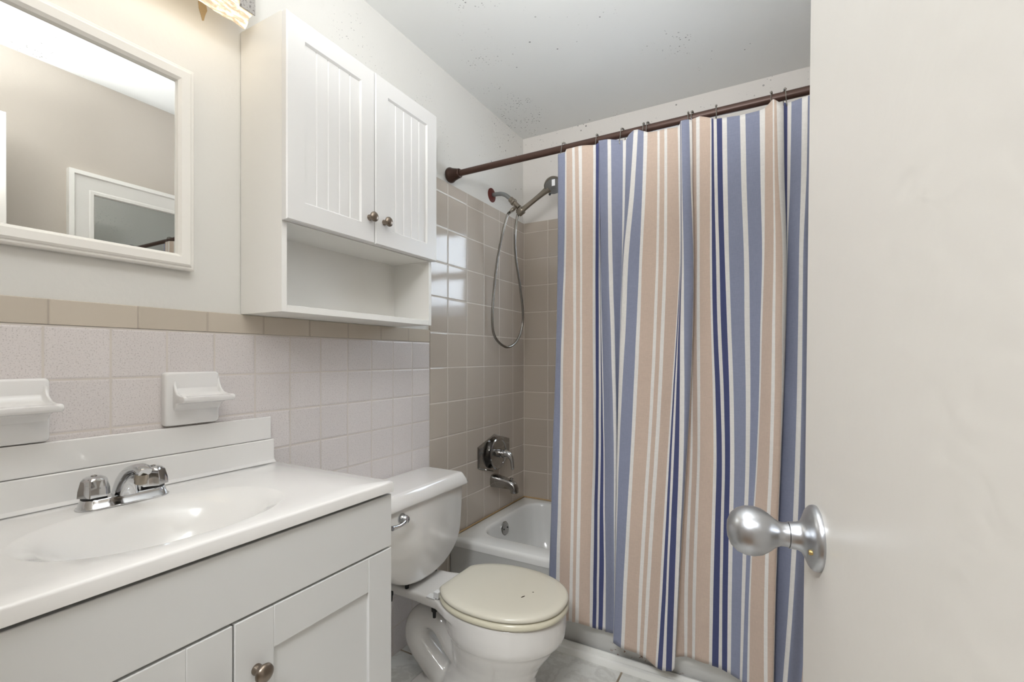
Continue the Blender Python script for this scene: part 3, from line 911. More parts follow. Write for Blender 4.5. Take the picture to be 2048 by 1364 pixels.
bm = B(); lathe(bm, [(0.022, 0.036), (0.0225, 0.050), (0.018, 0.052), (0.018, 0.056), (0.021, 0.058), (0.020, 0.070), (0.012, 0.074)], (0.0, 2.092, 0.648), (1, 0, 0), 32)
hb = fin('handle_hub', bm, CHROMED, va, sharp=35)
bm = B(); tube(bm, [(0.060, 2.092, 0.650), (0.078, 2.091, 0.651), (0.096, 2.090, 0.645), (0.108, 2.090, 0.628), (0.113, 2.090, 0.606), (0.115, 2.090, 0.580), (0.116, 2.090, 0.572)], [0.019, 0.018, 0.015, 0.0115, 0.009, 0.0085, 0.005], 18, 5)
fin('lever', bm, CHROME, hb, sharp=60)

# ------------------------------------------------------------------ shower arm and hand shower with its hose
sa = thing('shower_pipe', (-0.006, 2.083, 1.985), 'bent shower arm with a rust red wall flange and nickel hand shower bracket', 'shower pipe')
bm = B(); lathe(bm, [(0.036, 0.0), (0.036, 0.003), (0.030, 0.006), (0.012, 0.008)], (-0.0058, 2.083, 1.985), (1, 0, 0), 36)
fin('wall_flange', bm, RUST, sa)
bm = B(); tube(bm, [(0.0, 2.083, 1.985), (0.03, 2.083, 1.985), (0.06, 2.083, 1.980), (0.085, 2.083, 1.966), (0.112, 2.083, 1.942)], 0.0107, 16, 5)
fin('pipe', bm, GALV, sa)
dn = Vector((0.06, 0, -0.062)).normalized()
bm = B(); lathe(bm, [(0.0135, 0.0), (0.0150, 0.002), (0.0150, 0.018), (0.0170, 0.020), (0.0185, 0.026), (0.0170, 0.033), (0.0130, 0.036), (0.0130, 0.060), (0.0135, 0.0735)], (0.106, 2.083, 1.947), dn, 28)
hdir = Vector((0.172, 0.0, 0.098)).normalized()
rc = Vector((0.148, 2.083, 1.866)) + hdir * 0.02
lathe(bm, [(0.0150, -0.015), (0.0195, -0.015), (0.0205, -0.012), (0.0205, 0.012), (0.0195, 0.015), (0.0150, 0.015), (0.0150, -0.015)], rc, hdir, 28, caps=False)
fin('bracket', bm, NICKEL, sa, sharp=35)
bm = B(); lathe(bm, [(0.009, 0.0), (0.010, 0.004), (0.010, 0.020), (0.0085, 0.022), (0.0075, 0.04)], (0.137, 2.070, 1.893), (-0.35, -0.72, -0.75), 20)
fin('hose_outlet', bm, NICKEL, sa, sharp=35)

hs = thing('hand_shower', (0.165, 2.083, 1.878), 'brushed nickel hand shower on a looped metal hose, head half behind the curtain', 'shower head')
hd = Vector((0.172, 0.0, 0.098)).normalized()
h0 = Vector((0.148, 2.083, 1.866))
bm = B()
tube(bm, [h0, h0 + hd * 0.03, h0 + hd * 0.08, h0 + hd * 0.14, h0 + hd * 0.175, h0 + hd * 0.20], [0.013, 0.0135, 0.0120, 0.0125, 0.015, 0.020], 20, 4)
fin('wand', bm, NICKEL, hs, sharp=50)
hc = h0 + hd * 0.225
fd = Vector((0.30, -0.50, -0.80)).normalized()
bm = B(); lathe(bm, [(0.0, -0.034), (0.020, -0.031), (0.034, -0.021), (0.043, -0.006), (0.046, 0.006), (0.045, 0.011)], hc, fd, 36)
hh = fin('head', bm, NICKEL, hs, sharp=50)
bm = B(); lathe(bm, [(0.0425, 0.0105), (0.0425, 0.014), (0.038, 0.0155), (0.0, 0.0165)], hc, fd, 36)
fin('spray_face', bm, GREYR, hh)
bm = B(); ball(bm, hc + Vector((-0.013, -0.012, -0.048)), 0.006, 10); fin('spray_selector', bm, BLACK, hh)
bm = B(); box(bm, hc.x + 0.018, hc.x + 0.034, 2.025, 2.0265, hc.z - 0.028, hc.z + 0.002); fin('hang_tag', bm, WHITEP, hh)
bm = B()
hose = [(0.12296, 2.0411, 1.8629), (0.1203, 2.0356, 1.8572), (0.116, 2.030, 1.840), (0.10, 2.022, 1.775), (0.06, 2.035, 1.645), (0.036, 2.039, 1.492), (0.027, 2.036, 1.336), (0.030, 2.063, 1.243), (0.048, 2.152, 1.197), (0.066, 2.235, 1.240), (0.078, 2.274, 1.351), (0.098, 2.206, 1.509), (0.120, 2.115, 1.653), (0.140, 2.070, 1.757), (0.146, 2.078, 1.835), (0.150, 2.083, 1.866)]
pts = spline(hose, 40)
tube(bm, pts, [0.0062 + 0.0005 * (i % 2) for i in range(len(pts))], 12)
fin('hose', bm, WIRE, hs, sharp=80)['label'] = 'flexible steel hose'

# ------------------------------------------------------------------ shower rod, curtain, hooks
RY, RZ = 1.707, 1.961
rd = thing('curtain_rod', (0.0, RY, RZ), 'dark bronze shower curtain rod running wall to wall', 'curtain rod')
bm = B(); tube(bm, [(0.03, RY, RZ - 0.003), (W - 0.03, RY, RZ + 0.003)], 0.0135, 24)
fin('rod', bm, BRONZE2, rd)
for x, s_ in ((0.0022, 1), (W, -1)):
    bm = B(); lathe(bm, [(0.031, 0.0), (0.0335, 0.004), (0.0335, 0.012), (0.031, 0.016), (0.0265, 0.028), (0.0225, 0.045), (0.0205, 0.052), (0.021, 0.055), (0.0185, 0.060), (0.0140, 0.062)], (x, RY, RZ - 0.003 * s_), (s_, 0, 0), 36)
    fin('end_flange', bm, BRONZE, rd, sharp=35)

CURT = [["BWTWTWTWNWNW",[[[0.5439,1.678,1.9286],[0.5445,1.675,1.704],[0.5442,1.672,1.4801],[0.5422,1.669,1.2569],[0.5365,1.666,1.034],[0.529,1.663,0.8109],[0.5224,1.662,0.5872],[0.5153,1.662,0.3624],[0.51,1.662,0.1373]],[[0.5767,1.6708,1.9264],[0.5776,1.6647,1.702],[0.576,1.6586,1.4792],[0.5699,1.6525,1.2577],[0.5661,1.6489,1.0367],[0.5636,1.6459,0.816],[0.558,1.6449,0.5948],[0.5519,1.6449,0.3725],[0.5458,1.6449,0.1496]],[[0.5831,1.6685,1.9358],[0.5854,1.6614,1.7095],[0.5856,1.6543,1.4853],[0.5812,1.6472,1.2629],[0.5786,1.6434,1.0413],[0.5776,1.6404,0.8203],[0.5735,1.6394,0.5988],[0.5689,1.6394,0.3766],[0.5641,1.6394,0.1537]],[[0.6079,1.6645,1.9343],[0.6126,1.6556,1.7074],[0.6176,1.6468,1.4831],[0.622,1.6379,1.2613],[0.6232,1.6338,1.0416],[0.6221,1.6308,0.8227],[0.6175,1.6298,0.6032],[0.6124,1.6298,0.3829],[0.6076,1.6298,0.162]],[[0.6181,1.664,1.9343],[0.6241,1.6549,1.7072],[0.6299,1.6459,1.4828],[0.6335,1.6369,1.2613],[0.6337,1.6327,1.0418],[0.6322,1.6297,0.8229],[0.6288,1.6287,0.6037],[0.6249,1.6287,0.3838],[0.6209,1.6287,0.1634]],[[0.6332,1.6634,1.9343],[0.6398,1.6541,1.7072],[0.6461,1.6448,1.483],[0.649,1.6354,1.2618],[0.6495,1.6312,1.0426],[0.6482,1.6282,0.8241],[0.6427,1.6272,0.6049],[0.6369,1.6272,0.3849],[0.6332,1.6272,0.1647]],[[0.6467,1.6646,1.9345],[0.65,1.6558,1.708],[0.6532,1.647,1.4839],[0.6558,1.6382,1.2621],[0.6575,1.6341,1.0424],[0.6582,1.6311,0.8235],[0.6542,1.6301,0.6041],[0.6498,1.6301,0.384],[0.6456,1.6301,0.1634]],[[0.6881,1.6716,1.9301],[0.6892,1.6659,1.7049],[0.6901,1.6601,1.4812],[0.6912,1.6543,1.2589],[0.6938,1.6508,1.0379],[0.6958,1.6478,0.818],[0.6906,1.6468,0.5972],[0.6851,1.6468,0.3756],[0.6826,1.6468,0.1542]],[[0.6969,1.6763,1.9305],[0.6973,1.6726,1.7056],[0.6977,1.6688,1.4816],[0.699,1.6651,1.2585],[0.7007,1.6619,1.0364],[0.7015,1.6589,0.8151],[0.6981,1.6579,0.5934],[0.6943,1.6579,0.371],[0.6902,1.6579,0.148]],[[0.7064,1.6814,1.9395],[0.7069,1.6799,1.7137],[0.7074,1.6783,1.4883],[0.7079,1.6768,1.2632],[0.7084,1.6741,1.0387],[0.7084,1.6711,0.8148],[0.7064,1.6701,0.5908],[0.704,1.6701,0.3662],[0.7002,1.6701,0.141]],[[0.7059,1.6833,1.9409],[0.7075,1.6826,1.7145],[0.7099,1.6819,1.4884],[0.713,1.6812,1.2628],[0.715,1.6787,1.0378],[0.7152,1.6757,0.8135],[0.7129,1.6747,0.589],[0.7103,1.6747,0.3639],[0.7069,1.6747,0.1383]],[[0.7051,1.6858,1.9422],[0.7074,1.6861,1.7152],[0.7106,1.6865,1.4884],[0.7136,1.6868,1.2618],[0.7186,1.6845,1.0357],[0.7236,1.6815,0.811],[0.7254,1.6805,0.5864],[0.7268,1.6805,0.3619],[0.7209,1.6805,0.1354]],[[0.7045,1.6872,1.9432],[0.7079,1.6882,1.7155],[0.7126,1.6892,1.4879],[0.7171,1.6902,1.2606],[0.7225,1.688,1.0339],[0.7278,1.685,0.8085],[0.731,1.684,0.5836],[0.734,1.684,0.3588],[0.7322,1.684,0.1332]]]],["BWBW",[[[0.7045,1.6872,1.9482],[0.7078,1.6882,1.7197],[0.7127,1.6892,1.4912],[0.7178,1.6902,1.2631],[0.7231,1.688,1.0356],[0.7278,1.685,0.8093],[0.731,1.684,0.5835],[0.734,1.684,0.358],[0.7322,1.684,0.1314]],[[0.742,1.6734,1.9406],[0.7444,1.6684,1.7123],[0.7483,1.6634,1.4854],[0.7567,1.6583,1.26],[0.7646,1.6549,1.0367],[0.7706,1.6519,0.8149],[0.7715,1.6509,0.5932],[0.7721,1.6509,0.3714],[0.771,1.6509,0.1492]],[[0.7543,1.6764,1.9379],[0.7576,1.6727,1.7103],[0.7625,1.6691,1.4838],[0.7698,1.6654,1.2588],[0.7761,1.6622,1.0354],[0.7796,1.6592,0.8133],[0.7771,1.6582,0.5908],[0.7742,1.6582,0.3677],[0.7729,1.6582,0.1447]],[[0.7966,1.6846,1.9281],[0.7953,1.6845,1.7044],[0.7925,1.6844,1.4806],[0.7864,1.6842,1.2566],[0.7828,1.6818,1.0321],[0.7803,1.6788,0.8078],[0.7766,1.6778,0.5832],[0.7725,1.6778,0.3579],[0.7711,1.6778,0.1328]],[[0.8091,1.6881,1.9257],[0.8049,1.6894,1.7032],[0.7989,1.6908,1.48],[0.7918,1.6921,1.2557],[0.7863,1.69,1.0305],[0.782,1.687,0.8054],[0.7782,1.686,0.5799],[0.7742,1.686,0.3536],[0.7728,1.686,0.1277]]]],["BWBWTWTWTWNWNWBW",[[[0.8203,1.673,1.9406],[0.8108,1.6678,1.7133],[0.7975,1.6626,1.4864],[0.7931,1.6574,1.2587],[0.7881,1.654,1.0314],[0.7836,1.651,0.8044],[0.7802,1.65,0.577],[0.7763,1.65,0.3489],[0.7686,1.65,0.1192]],[[0.8398,1.6681,1.948],[0.8265,1.6609,1.7207],[0.8063,1.6536,1.4941],[0.7993,1.6463,1.2661],[0.7927,1.6425,1.0388],[0.7878,1.6395,0.8115],[0.7843,1.6385,0.5839],[0.7804,1.6385,0.3556],[0.7727,1.6385,0.1257]],[[0.8554,1.6647,1.945],[0.844,1.656,1.718],[0.8257,1.6473,1.4924],[0.8183,1.6385,1.266],[0.808,1.6344,1.0404],[0.7978,1.6314,0.8142],[0.7911,1.6304,0.5873],[0.7841,1.6304,0.3594],[0.7759,1.6304,0.1301]],[[0.8762,1.6625,1.9335],[0.8725,1.6529,1.7051],[0.8653,1.6432,1.4789],[0.8572,1.6335,1.2541],[0.8487,1.6292,1.0302],[0.8391,1.6262,0.8058],[0.8265,1.6252,0.5799],[0.814,1.6252,0.352],[0.8053,1.6252,0.1237]],[[0.8894,1.6622,1.9266],[0.8839,1.6523,1.6994],[0.8751,1.6425,1.4741],[0.87,1.6327,1.2499],[0.8614,1.6283,1.0269],[0.8508,1.6253,0.8034],[0.8389,1.6243,0.5784],[0.827,1.6243,0.3516],[0.8171,1.6243,0.1238]],[[0.9229,1.6616,1.9221],[0.9238,1.6515,1.6938],[0.9228,1.6414,1.4682],[0.9162,1.6313,1.2451],[0.9069,1.6269,1.0231],[0.8953,1.6239,0.8004],[0.8816,1.6229,0.5759],[0.8687,1.6229,0.3496],[0.8613,1.6229,0.1232]],[[0.9304,1.6621,1.9229],[0.9315,1.6522,1.6942],[0.9311,1.6423,1.4682],[0.9264,1.6324,1.2446],[0.9174,1.6281,1.0223],[0.9058,1.6251,0.7994],[0.893,1.6241,0.5748],[0.8804,1.6241,0.3483],[0.8702,1.6241,0.1208]],[[0.9458,1.6627,1.9239],[0.9472,1.6531,1.6948],[0.947,1.6435,1.4684],[0.9402,1.6339,1.2446],[0.9308,1.6296,1.0217],[0.9191,1.6266,0.7981],[0.9055,1.6256,0.5728],[0.8923,1.6256,0.3455],[0.8821,1.6256,0.1173]],[[0.955,1.6633,1.9232],[0.9565,1.6539,1.6939],[0.9568,1.6445,1.4673],[0.9513,1.6352,1.2432],[0.9425,1.6309,1.0201],[0.9309,1.6279,0.7965],[0.9173,1.6269,0.571],[0.9038,1.6269,0.3434],[0.8913,1.6269,0.1144]],[[0.9888,1.6687,1.9222],[0.993,1.6617,1.6907],[0.996,1.6547,1.4616],[0.9861,1.6477,1.2351],[0.9722,1.6439,1.0086],[0.9584,1.6409,0.781],[0.946,1.6399,0.5518],[0.9335,1.6399,0.3207],[0.9209,1.6399,0.0878]],[[0.9965,1.6688,1.9332],[0.9987,1.6618,1.7003],[0.9998,1.6548,1.4696],[0.9898,1.6478,1.2411],[0.9773,1.644,1.0126],[0.9651,1.641,0.7833],[0.9541,1.64,0.5526],[0.9419,1.64,0.3198],[0.9275,1.64,0.0846]],[[0.9978,1.6688,1.9391],[1.0,1.6618,1.7045],[1.0015,1.6548,1.472],[0.9935,1.6478,1.2419],[0.9825,1.644,1.012],[0.9724,1.641,0.7815],[0.9641,1.64,0.55],[0.9546,1.64,0.3169],[0.9432,1.64,0.0818]],[[0.9986,1.6681,1.941],[1.0011,1.6609,1.7059],[1.0031,1.6536,1.473],[0.9958,1.6464,1.2426],[0.9888,1.6425,1.0128],[0.9809,1.6395,0.7827],[0.9713,1.6385,0.5512],[0.9625,1.6385,0.3185],[0.9557,1.6385,0.0851]],[[1.0009,1.6624,1.9389],[1.0037,1.6526,1.7034],[1.0066,1.6428,1.4708],[1.0029,1.6331,1.2412],[1.002,1.6287,1.0134],[0.999,1.6257,0.7861],[0.9918,1.6247,0.5576],[0.9844,1.6247,0.328],[0.9771,1.6247,0.0973]],[[1.002,1.6587,1.9381],[1.0065,1.6474,1.7033],[1.0126,1.6361,1.4719],[1.0153,1.6248,1.2444],[1.0173,1.6201,1.0196],[1.0143,1.6171,0.7954],[1.0056,1.6161,0.5699],[0.9961,1.6161,0.3428],[0.9857,1.6161,0.114]],[[1.0255,1.6628,1.9396],[1.0316,1.6532,1.7056],[1.0402,1.6437,1.4747],[1.039,1.6341,1.2477],[1.032,1.6298,1.0225],[1.0207,1.6268,0.7967],[1.0076,1.6258,0.569],[0.9951,1.6258,0.3395],[0.9846,1.6258,0.1088]],[[1.0335,1.6654,1.9377],[1.0365,1.657,1.7051],[1.0403,1.6485,1.4749],[1.0389,1.6401,1.2477],[1.0318,1.636,1.0219],[1.0203,1.633,0.7954],[1.0072,1.632,0.5672],[0.9947,1.632,0.3371],[0.9841,1.632,0.1058]]]],["TWTWTWNWNWBWBWTWTW",[[[1.0305,1.6856,1.9474],[1.0324,1.6858,1.721],[1.0357,1.6861,1.4947],[1.0328,1.6863,1.269],[1.0259,1.684,1.0429],[1.0146,1.681,0.816],[1.0009,1.68,0.5874],[0.9876,1.68,0.3568],[0.9781,1.68,0.1255]],[[1.0318,1.6831,1.946],[1.0337,1.6823,1.7189],[1.0367,1.6815,1.4921],[1.034,1.6807,1.2662],[1.0323,1.6781,1.0402],[1.0283,1.6751,0.8145],[1.0182,1.6741,0.5874],[1.0096,1.6741,0.359],[1.0096,1.6741,0.1321]],[[1.0329,1.6816,1.9454],[1.0348,1.6802,1.7178],[1.0379,1.6788,1.4908],[1.0353,1.6773,1.2647],[1.036,1.6747,1.0389],[1.0355,1.6717,0.8137],[1.0282,1.6707,0.5874],[1.0215,1.6707,0.3601],[1.0188,1.6707,0.1331]],[[1.0463,1.6772,1.9453],[1.0477,1.6738,1.7172],[1.0497,1.6705,1.4901],[1.0488,1.6671,1.2642],[1.0516,1.664,1.0392],[1.0523,1.661,0.8151],[1.0445,1.66,0.5898],[1.0378,1.66,0.3634],[1.0362,1.66,0.1378]],[[1.0578,1.6739,1.9454],[1.0584,1.6691,1.7173],[1.059,1.6644,1.4904],[1.0596,1.6596,1.2649],[1.0616,1.6562,1.0405],[1.0613,1.6532,0.8171],[1.0548,1.6522,0.5926],[1.0489,1.6522,0.3673],[1.0456,1.6522,0.1419]],[[1.091,1.6698,1.9308],[1.0911,1.6632,1.7037],[1.091,1.6567,1.4783],[1.0945,1.6501,1.2544],[1.1005,1.6464,1.0325],[1.1027,1.6434,0.812],[1.0972,1.6424,0.5905],[1.0923,1.6424,0.3682],[1.0897,1.6424,0.1459]],[[1.0943,1.6716,1.9287],[1.0953,1.6658,1.7016],[1.0968,1.66,1.476],[1.1002,1.6542,1.252],[1.1079,1.6507,1.03],[1.1118,1.6477,0.8094],[1.1068,1.6467,0.588],[1.1021,1.6467,0.3658],[1.0984,1.6467,0.1432]],[[1.1002,1.6741,1.9262],[1.1034,1.6695,1.6986],[1.1086,1.6648,1.4724],[1.1132,1.6601,1.2482],[1.1223,1.6568,1.0259],[1.1271,1.6538,0.8051],[1.1233,1.6528,0.5837],[1.1199,1.6528,0.3617],[1.1173,1.6528,0.1394]],[[1.1097,1.6756,1.9251],[1.113,1.6715,1.6974],[1.1186,1.6674,1.471],[1.1236,1.6634,1.2464],[1.1321,1.6602,1.0236],[1.1358,1.6572,0.8023],[1.1315,1.6562,0.5802],[1.1283,1.6562,0.3576],[1.1272,1.6562,0.1352]],[[1.1257,1.6779,1.9241],[1.1288,1.6749,1.6963],[1.1345,1.6719,1.4694],[1.1416,1.6688,1.244],[1.1487,1.6658,1.0205],[1.1507,1.6628,0.7981],[1.1469,1.6618,0.5752],[1.1439,1.6618,0.3516],[1.1424,1.6618,0.1282]],[[1.1402,1.6757,1.922],[1.1428,1.6718,1.6939],[1.1475,1.6678,1.4671],[1.154,1.6638,1.2419],[1.1613,1.6606,1.0187],[1.1632,1.6576,0.7967],[1.1592,1.6566,0.574],[1.1557,1.6566,0.3507],[1.1531,1.6566,0.1271]],[[1.1785,1.6738,1.9183],[1.183,1.6689,1.6894],[1.1905,1.6641,1.462],[1.1926,1.6593,1.2372],[1.1962,1.6559,1.0139],[1.1949,1.6529,0.7914],[1.1886,1.6519,0.5679],[1.1833,1.6519,0.3435],[1.1792,1.6519,0.1187]],[[1.1942,1.6762,1.919],[1.198,1.6724,1.6901],[1.2045,1.6686,1.4624],[1.2074,1.6648,1.2369],[1.2092,1.6616,1.0127],[1.2061,1.6586,0.789],[1.1991,1.6576,0.5642],[1.1922,1.6576,0.3382],[1.1855,1.6576,0.1112]],[[1.2346,1.6747,1.9199],[1.2372,1.6702,1.6914],[1.2417,1.6658,1.4642],[1.237,1.6614,1.2392],[1.2332,1.6581,1.0147],[1.2249,1.6551,0.7899],[1.2123,1.6541,0.5632],[1.2039,1.6541,0.3355],[1.1998,1.6541,0.108]],[[1.2497,1.6728,1.9225],[1.2493,1.6675,1.6945],[1.2482,1.6623,1.4679],[1.2424,1.657,1.2428],[1.2374,1.6536,1.018],[1.2288,1.6506,0.793],[1.2164,1.6496,0.5661],[1.209,1.6496,0.3384],[1.2064,1.6496,0.1112]],[[1.2708,1.6611,1.9389],[1.2715,1.6508,1.708],[1.2732,1.6406,1.48],[1.2695,1.6303,1.2552],[1.2666,1.6258,1.0323],[1.2611,1.6228,0.8096],[1.252,1.6218,0.5855],[1.2474,1.6218,0.3611],[1.2474,1.6218,0.1375]],[[1.2743,1.66,1.9374],[1.2755,1.6492,1.7066],[1.2785,1.6384,1.4786],[1.2773,1.6277,1.2543],[1.2755,1.6231,1.0322],[1.2702,1.6201,0.8104],[1.2616,1.6191,0.5874],[1.2573,1.6191,0.364],[1.2573,1.6191,0.1413]],[[1.2807,1.6609,1.9325],[1.2854,1.6506,1.7017],[1.296,1.6402,1.4738],[1.2949,1.6298,1.2508],[1.2935,1.6254,1.03],[1.289,1.6224,0.8096],[1.2815,1.6214,0.588],[1.2755,1.6214,0.3655],[1.2711,1.6214,0.1427]],[[1.2995,1.6662,1.916],[1.3019,1.6582,1.6889],[1.3071,1.6501,1.4641],[1.3043,1.642,1.2425],[1.2987,1.638,1.0223],[1.2912,1.635,0.8019],[1.2835,1.634,0.5804],[1.2775,1.634,0.3581],[1.273,1.634,0.1354]]]],["NWBWB",[[[1.2994,1.6864,1.9296],[1.3015,1.687,1.7026],[1.3062,1.6877,1.4755],[1.3035,1.6883,1.2491],[1.2975,1.686,1.0223],[1.2895,1.683,0.795],[1.2815,1.682,0.5667],[1.2755,1.682,0.3376],[1.2714,1.682,0.1082]],[[1.3102,1.6857,1.9286],[1.3096,1.6861,1.7026],[1.3083,1.6864,1.4765],[1.3054,1.6868,1.2502],[1.2991,1.6844,1.0234],[1.291,1.6814,0.7962],[1.283,1.6804,0.568],[1.277,1.6804,0.3388],[1.2729,1.6804,0.1095]],[[1.3211,1.6851,1.9289],[1.3182,1.6851,1.7037],[1.3116,1.6851,1.4784],[1.3076,1.6852,1.2521],[1.3011,1.6828,1.0253],[1.2929,1.6798,0.798],[1.2846,1.6788,0.5696],[1.2785,1.6788,0.3403],[1.2744,1.6788,0.1108]],[[1.3483,1.6737,1.9287],[1.3461,1.6689,1.7034],[1.3411,1.664,1.4794],[1.3382,1.6592,1.2559],[1.3348,1.6558,1.0331],[1.3292,1.6528,0.8105],[1.322,1.6518,0.5868],[1.3109,1.6518,0.3608],[1.2961,1.6518,0.1318]],[[1.3633,1.6703,1.9293],[1.3598,1.664,1.7044],[1.3515,1.6576,1.4812],[1.3487,1.6513,1.2583],[1.3465,1.6477,1.0366],[1.3415,1.6447,0.8151],[1.3338,1.6437,0.5924],[1.3227,1.6437,0.3675],[1.3079,1.6437,0.1396]],[[1.3895,1.6864,1.9385],[1.387,1.687,1.7141],[1.3807,1.6877,1.4895],[1.3778,1.6883,1.2637],[1.3793,1.686,1.0375],[1.3782,1.683,0.8121],[1.371,1.682,0.5856],[1.3599,1.682,0.3567],[1.3451,1.682,0.1248]]]]]
bm = B()
keys = 'BWTN'
NRW = 70
from mathutils import noise as mn
def cat(p0, p1, p2, p3, t):
    return 0.5 * (2 * p1 + (p2 - p0) * t + (2 * p0 - 5 * p1 + 4 * p2 - p3) * t * t + (3 * p1 - p0 - 3 * p2 + p3) * t ** 3)
columns, colr = [], []
for pi, (cs, cols) in enumerate(CURT):
    dense = []
    for col in cols:
        nr = len(col)
        out = []
        for k in range(NRW + 1):
            t = k / NRW * (nr - 1)
            i = min(int(t), nr - 2)
            q = [Vector(col[max(0, min(nr - 1, j))]) for j in (i - 1, i, i + 1, i + 2)]
            out.append(cat(*q, t - i))
        dense.append(out)
    for b_ in range(len(cs)):
        w = max((dense[b_ + 1][NRW // 2] - dense[b_][NRW // 2]).length, (dense[b_ + 1][8] - dense[b_][8]).length)
        k = max(1, int(math.ceil(w / 0.007)))
        for j in range(k):
            columns.append([p.lerp(q, j / k) for p, q in zip(dense[b_], dense[b_ + 1])])
            colr.append(cs[b_])
    columns.append(dense[-1]); colr.append('B' if pi < 3 else 'T')
# remainder of the curtain running on behind the open door
last = columns[-1]
for k, (dx, dy, cc) in enumerate(((0.012, -0.006, 'W'), (0.02, -0.022, 'T'), (0.04, -0.03, 'T'), (0.055, -0.01, 'W'), (0.065, 0.0, 'B'))):
    columns.append([p + Vector((dx, dy, 0)) for p in last]); colr.append(cc)
nc = len(columns)
for it in range(6):
    ys = [[p.y for p in c_] for c_ in columns]
    for i in range(1, nc - 1):
        for k in range(NRW + 1):
            columns[i][k].y = 0.25 * ys[i - 1][k] + 0.5 * ys[i][k] + 0.25 * ys[i + 1][k]
for i in range(nc):
    for k in range(NRW + 1):
        p = columns[i][k]
        a_ = min(1.0, k / 20)
        p.y += a_ * (0.0045 * mn.noise((p.x * 9, p.z * 2.2, 3.1)) + 0.0025 * mn.noise((p.x * 22 + p.z * 7, p.z * 6, 8.0)))
        p.y = min(p.y, 1.700)
        if p.z > columns[i][0].z - 0.034: p.y -= 0.0012
VV = [[bm.verts.new(p) for p in c_] for c_ in columns]
for i in range(nc - 1):
    mi = keys.index(colr[i])
    for k in range(NRW):
        try:
            fc = bm.faces.new((VV[i][k], VV[i][k + 1], VV[i + 1][k + 1], VV[i + 1][k]))
            fc.material_index = mi
        except ValueError:
            pass
cur = fin('shower_curtain', bm, [FB[k] for k in keys], None, sharp=75)
tag(cur, 'striped blue, tan, navy and white fabric shower curtain hanging outside the tub', 'shower curtain')
sm = cur.modifiers.new('cloth', 'SOLIDIFY'); sm.thickness = 0.0012; sm.offset = 0

def make_hook():
    t = thing('curtain_hook', (0, 0, 0), 'hook', 'curtain hook', 'steel hooks along the curtain rod')
    bm = B(); tube(bm, [(0.001, -0.027, -0.046), (0, -0.031, -0.036), (0, -0.0235, -0.018), (0, -0.0185, 0.004), (0, -0.0125, 0.0155), (0, 0.0, 0.0195), (0, 0.0125, 0.0155), (0, 0.0185, 0.004), (0, 0.015, -0.022), (0.004, 0.002, -0.040), (0.006, -0.014, -0.043)], 0.0015, 8, 4)
    w = fin('wire', bm, WIRE, t)
    bm = B()
    for q in ((0, -0.0135, 0.0150), (0, -0.0072, 0.0188), (0, 0.0, 0.0202), (0, 0.0072, 0.0188), (0, 0.0135, 0.0150)): ball(bm, q, 0.0036, 10)
    fin('rollers', bm, WIRE, t)
    return t
hx = [(0.559, 'curtain hook first from the wall flange, at the blue leading edge'), (0.693, 'curtain hook second from the wall flange, beside a navy stripe'),
      (0.790, 'curtain hook third from the wall flange, over the first blue panel'), (0.866, 'curtain hook fourth from the wall flange, left of a close pair'),
      (0.882, 'curtain hook fifth from the wall flange, right of a close pair'), (1.017, 'curtain hook sixth from the wall flange, left of the second close pair'),
      (1.031, 'curtain hook seventh from the wall flange, right of the second close pair'), (1.105, 'curtain hook eighth from the wall flange, over navy stripes'),
      (1.267, 'curtain hook ninth from the wall flange, over the raised tan fold'), (1.303, 'curtain hook nearest the open door, over a navy stripe')]
h0_ = make_hook()
for i, (x, lab) in enumerate(hx):
    o = h0_ if i == 0 else copy_thing(h0_)
    o.location = (x, RY, RZ - 0.003 + 0.006 * x / W)
    o.rotation_euler = (0, 0, R((i * 37) % 24 - 12))
    o['label'] = lab

# ------------------------------------------------------------------ toilet
TC = 1.325
tl = thing('toilet', (0.35, TC, 0.0), 'white two-piece toilet with a closed cream seat between vanity and tub', 'toilet')
def egg(cx, cy, a_, b_, z, back=1.0, n=48, bx=None):
    out = []
    for i in range(n):
        t = 2 * math.pi * i / n
        c_, s_ = math.cos(t), math.sin(t)
        x = cx + a_ * c_ * (back if c_ < 0 else 1.0)
        if bx is not None: x = max(x, bx)
        out.append((x, cy + b_ * s_, z))
    return out
bm = B()
BCY = TC + 0.012
loft(bm, [egg(0.43, BCY, 0.20, 0.112, 0.0), egg(0.43, BCY, 0.197, 0.108, 0.03), egg(0.445, BCY, 0.165, 0.094, 0.075), egg(0.460, BCY, 0.148, 0.100, 0.12), egg(0.472, BCY, 0.158, 0.118, 0.165), egg(0.488, BCY, 0.178, 0.143, 0.215), egg(0.495, BCY, 0.188, 0.153, 0.242),
          egg(0.498, BCY, 0.198, 0.162, 0.252), egg(0.500, BCY, 0.2045, 0.1665, 0.268), egg(0.5005, BCY, 0.2075, 0.1690, 0.30), egg(0.5005, BCY, 0.2065, 0.1685, 0.338), egg(0.5005, BCY, 0.202, 0.164, 0.345)])
# deck under the tank and hinges
dk = [(0.03, TC - 0.085), (0.17, TC - 0.090), (0.22, TC - 0.092), (0.30, TC - 0.098), (0.36, TC - 0.13), (0.44, TC - 0.15), (0.44, TC + 0.17), (0.36, TC + 0.15), (0.30, TC + 0.118), (0.22, TC + 0.098), (0.17, TC + 0.092), (0.03, TC + 0.088)]
prism(bm, dk, 2, 0.312, 0.345)
o_ = fin('bowl', bm, PORC, tl, sharp=180)
bm2 = bmesh.new(); bm2.from_mesh(o_.data)
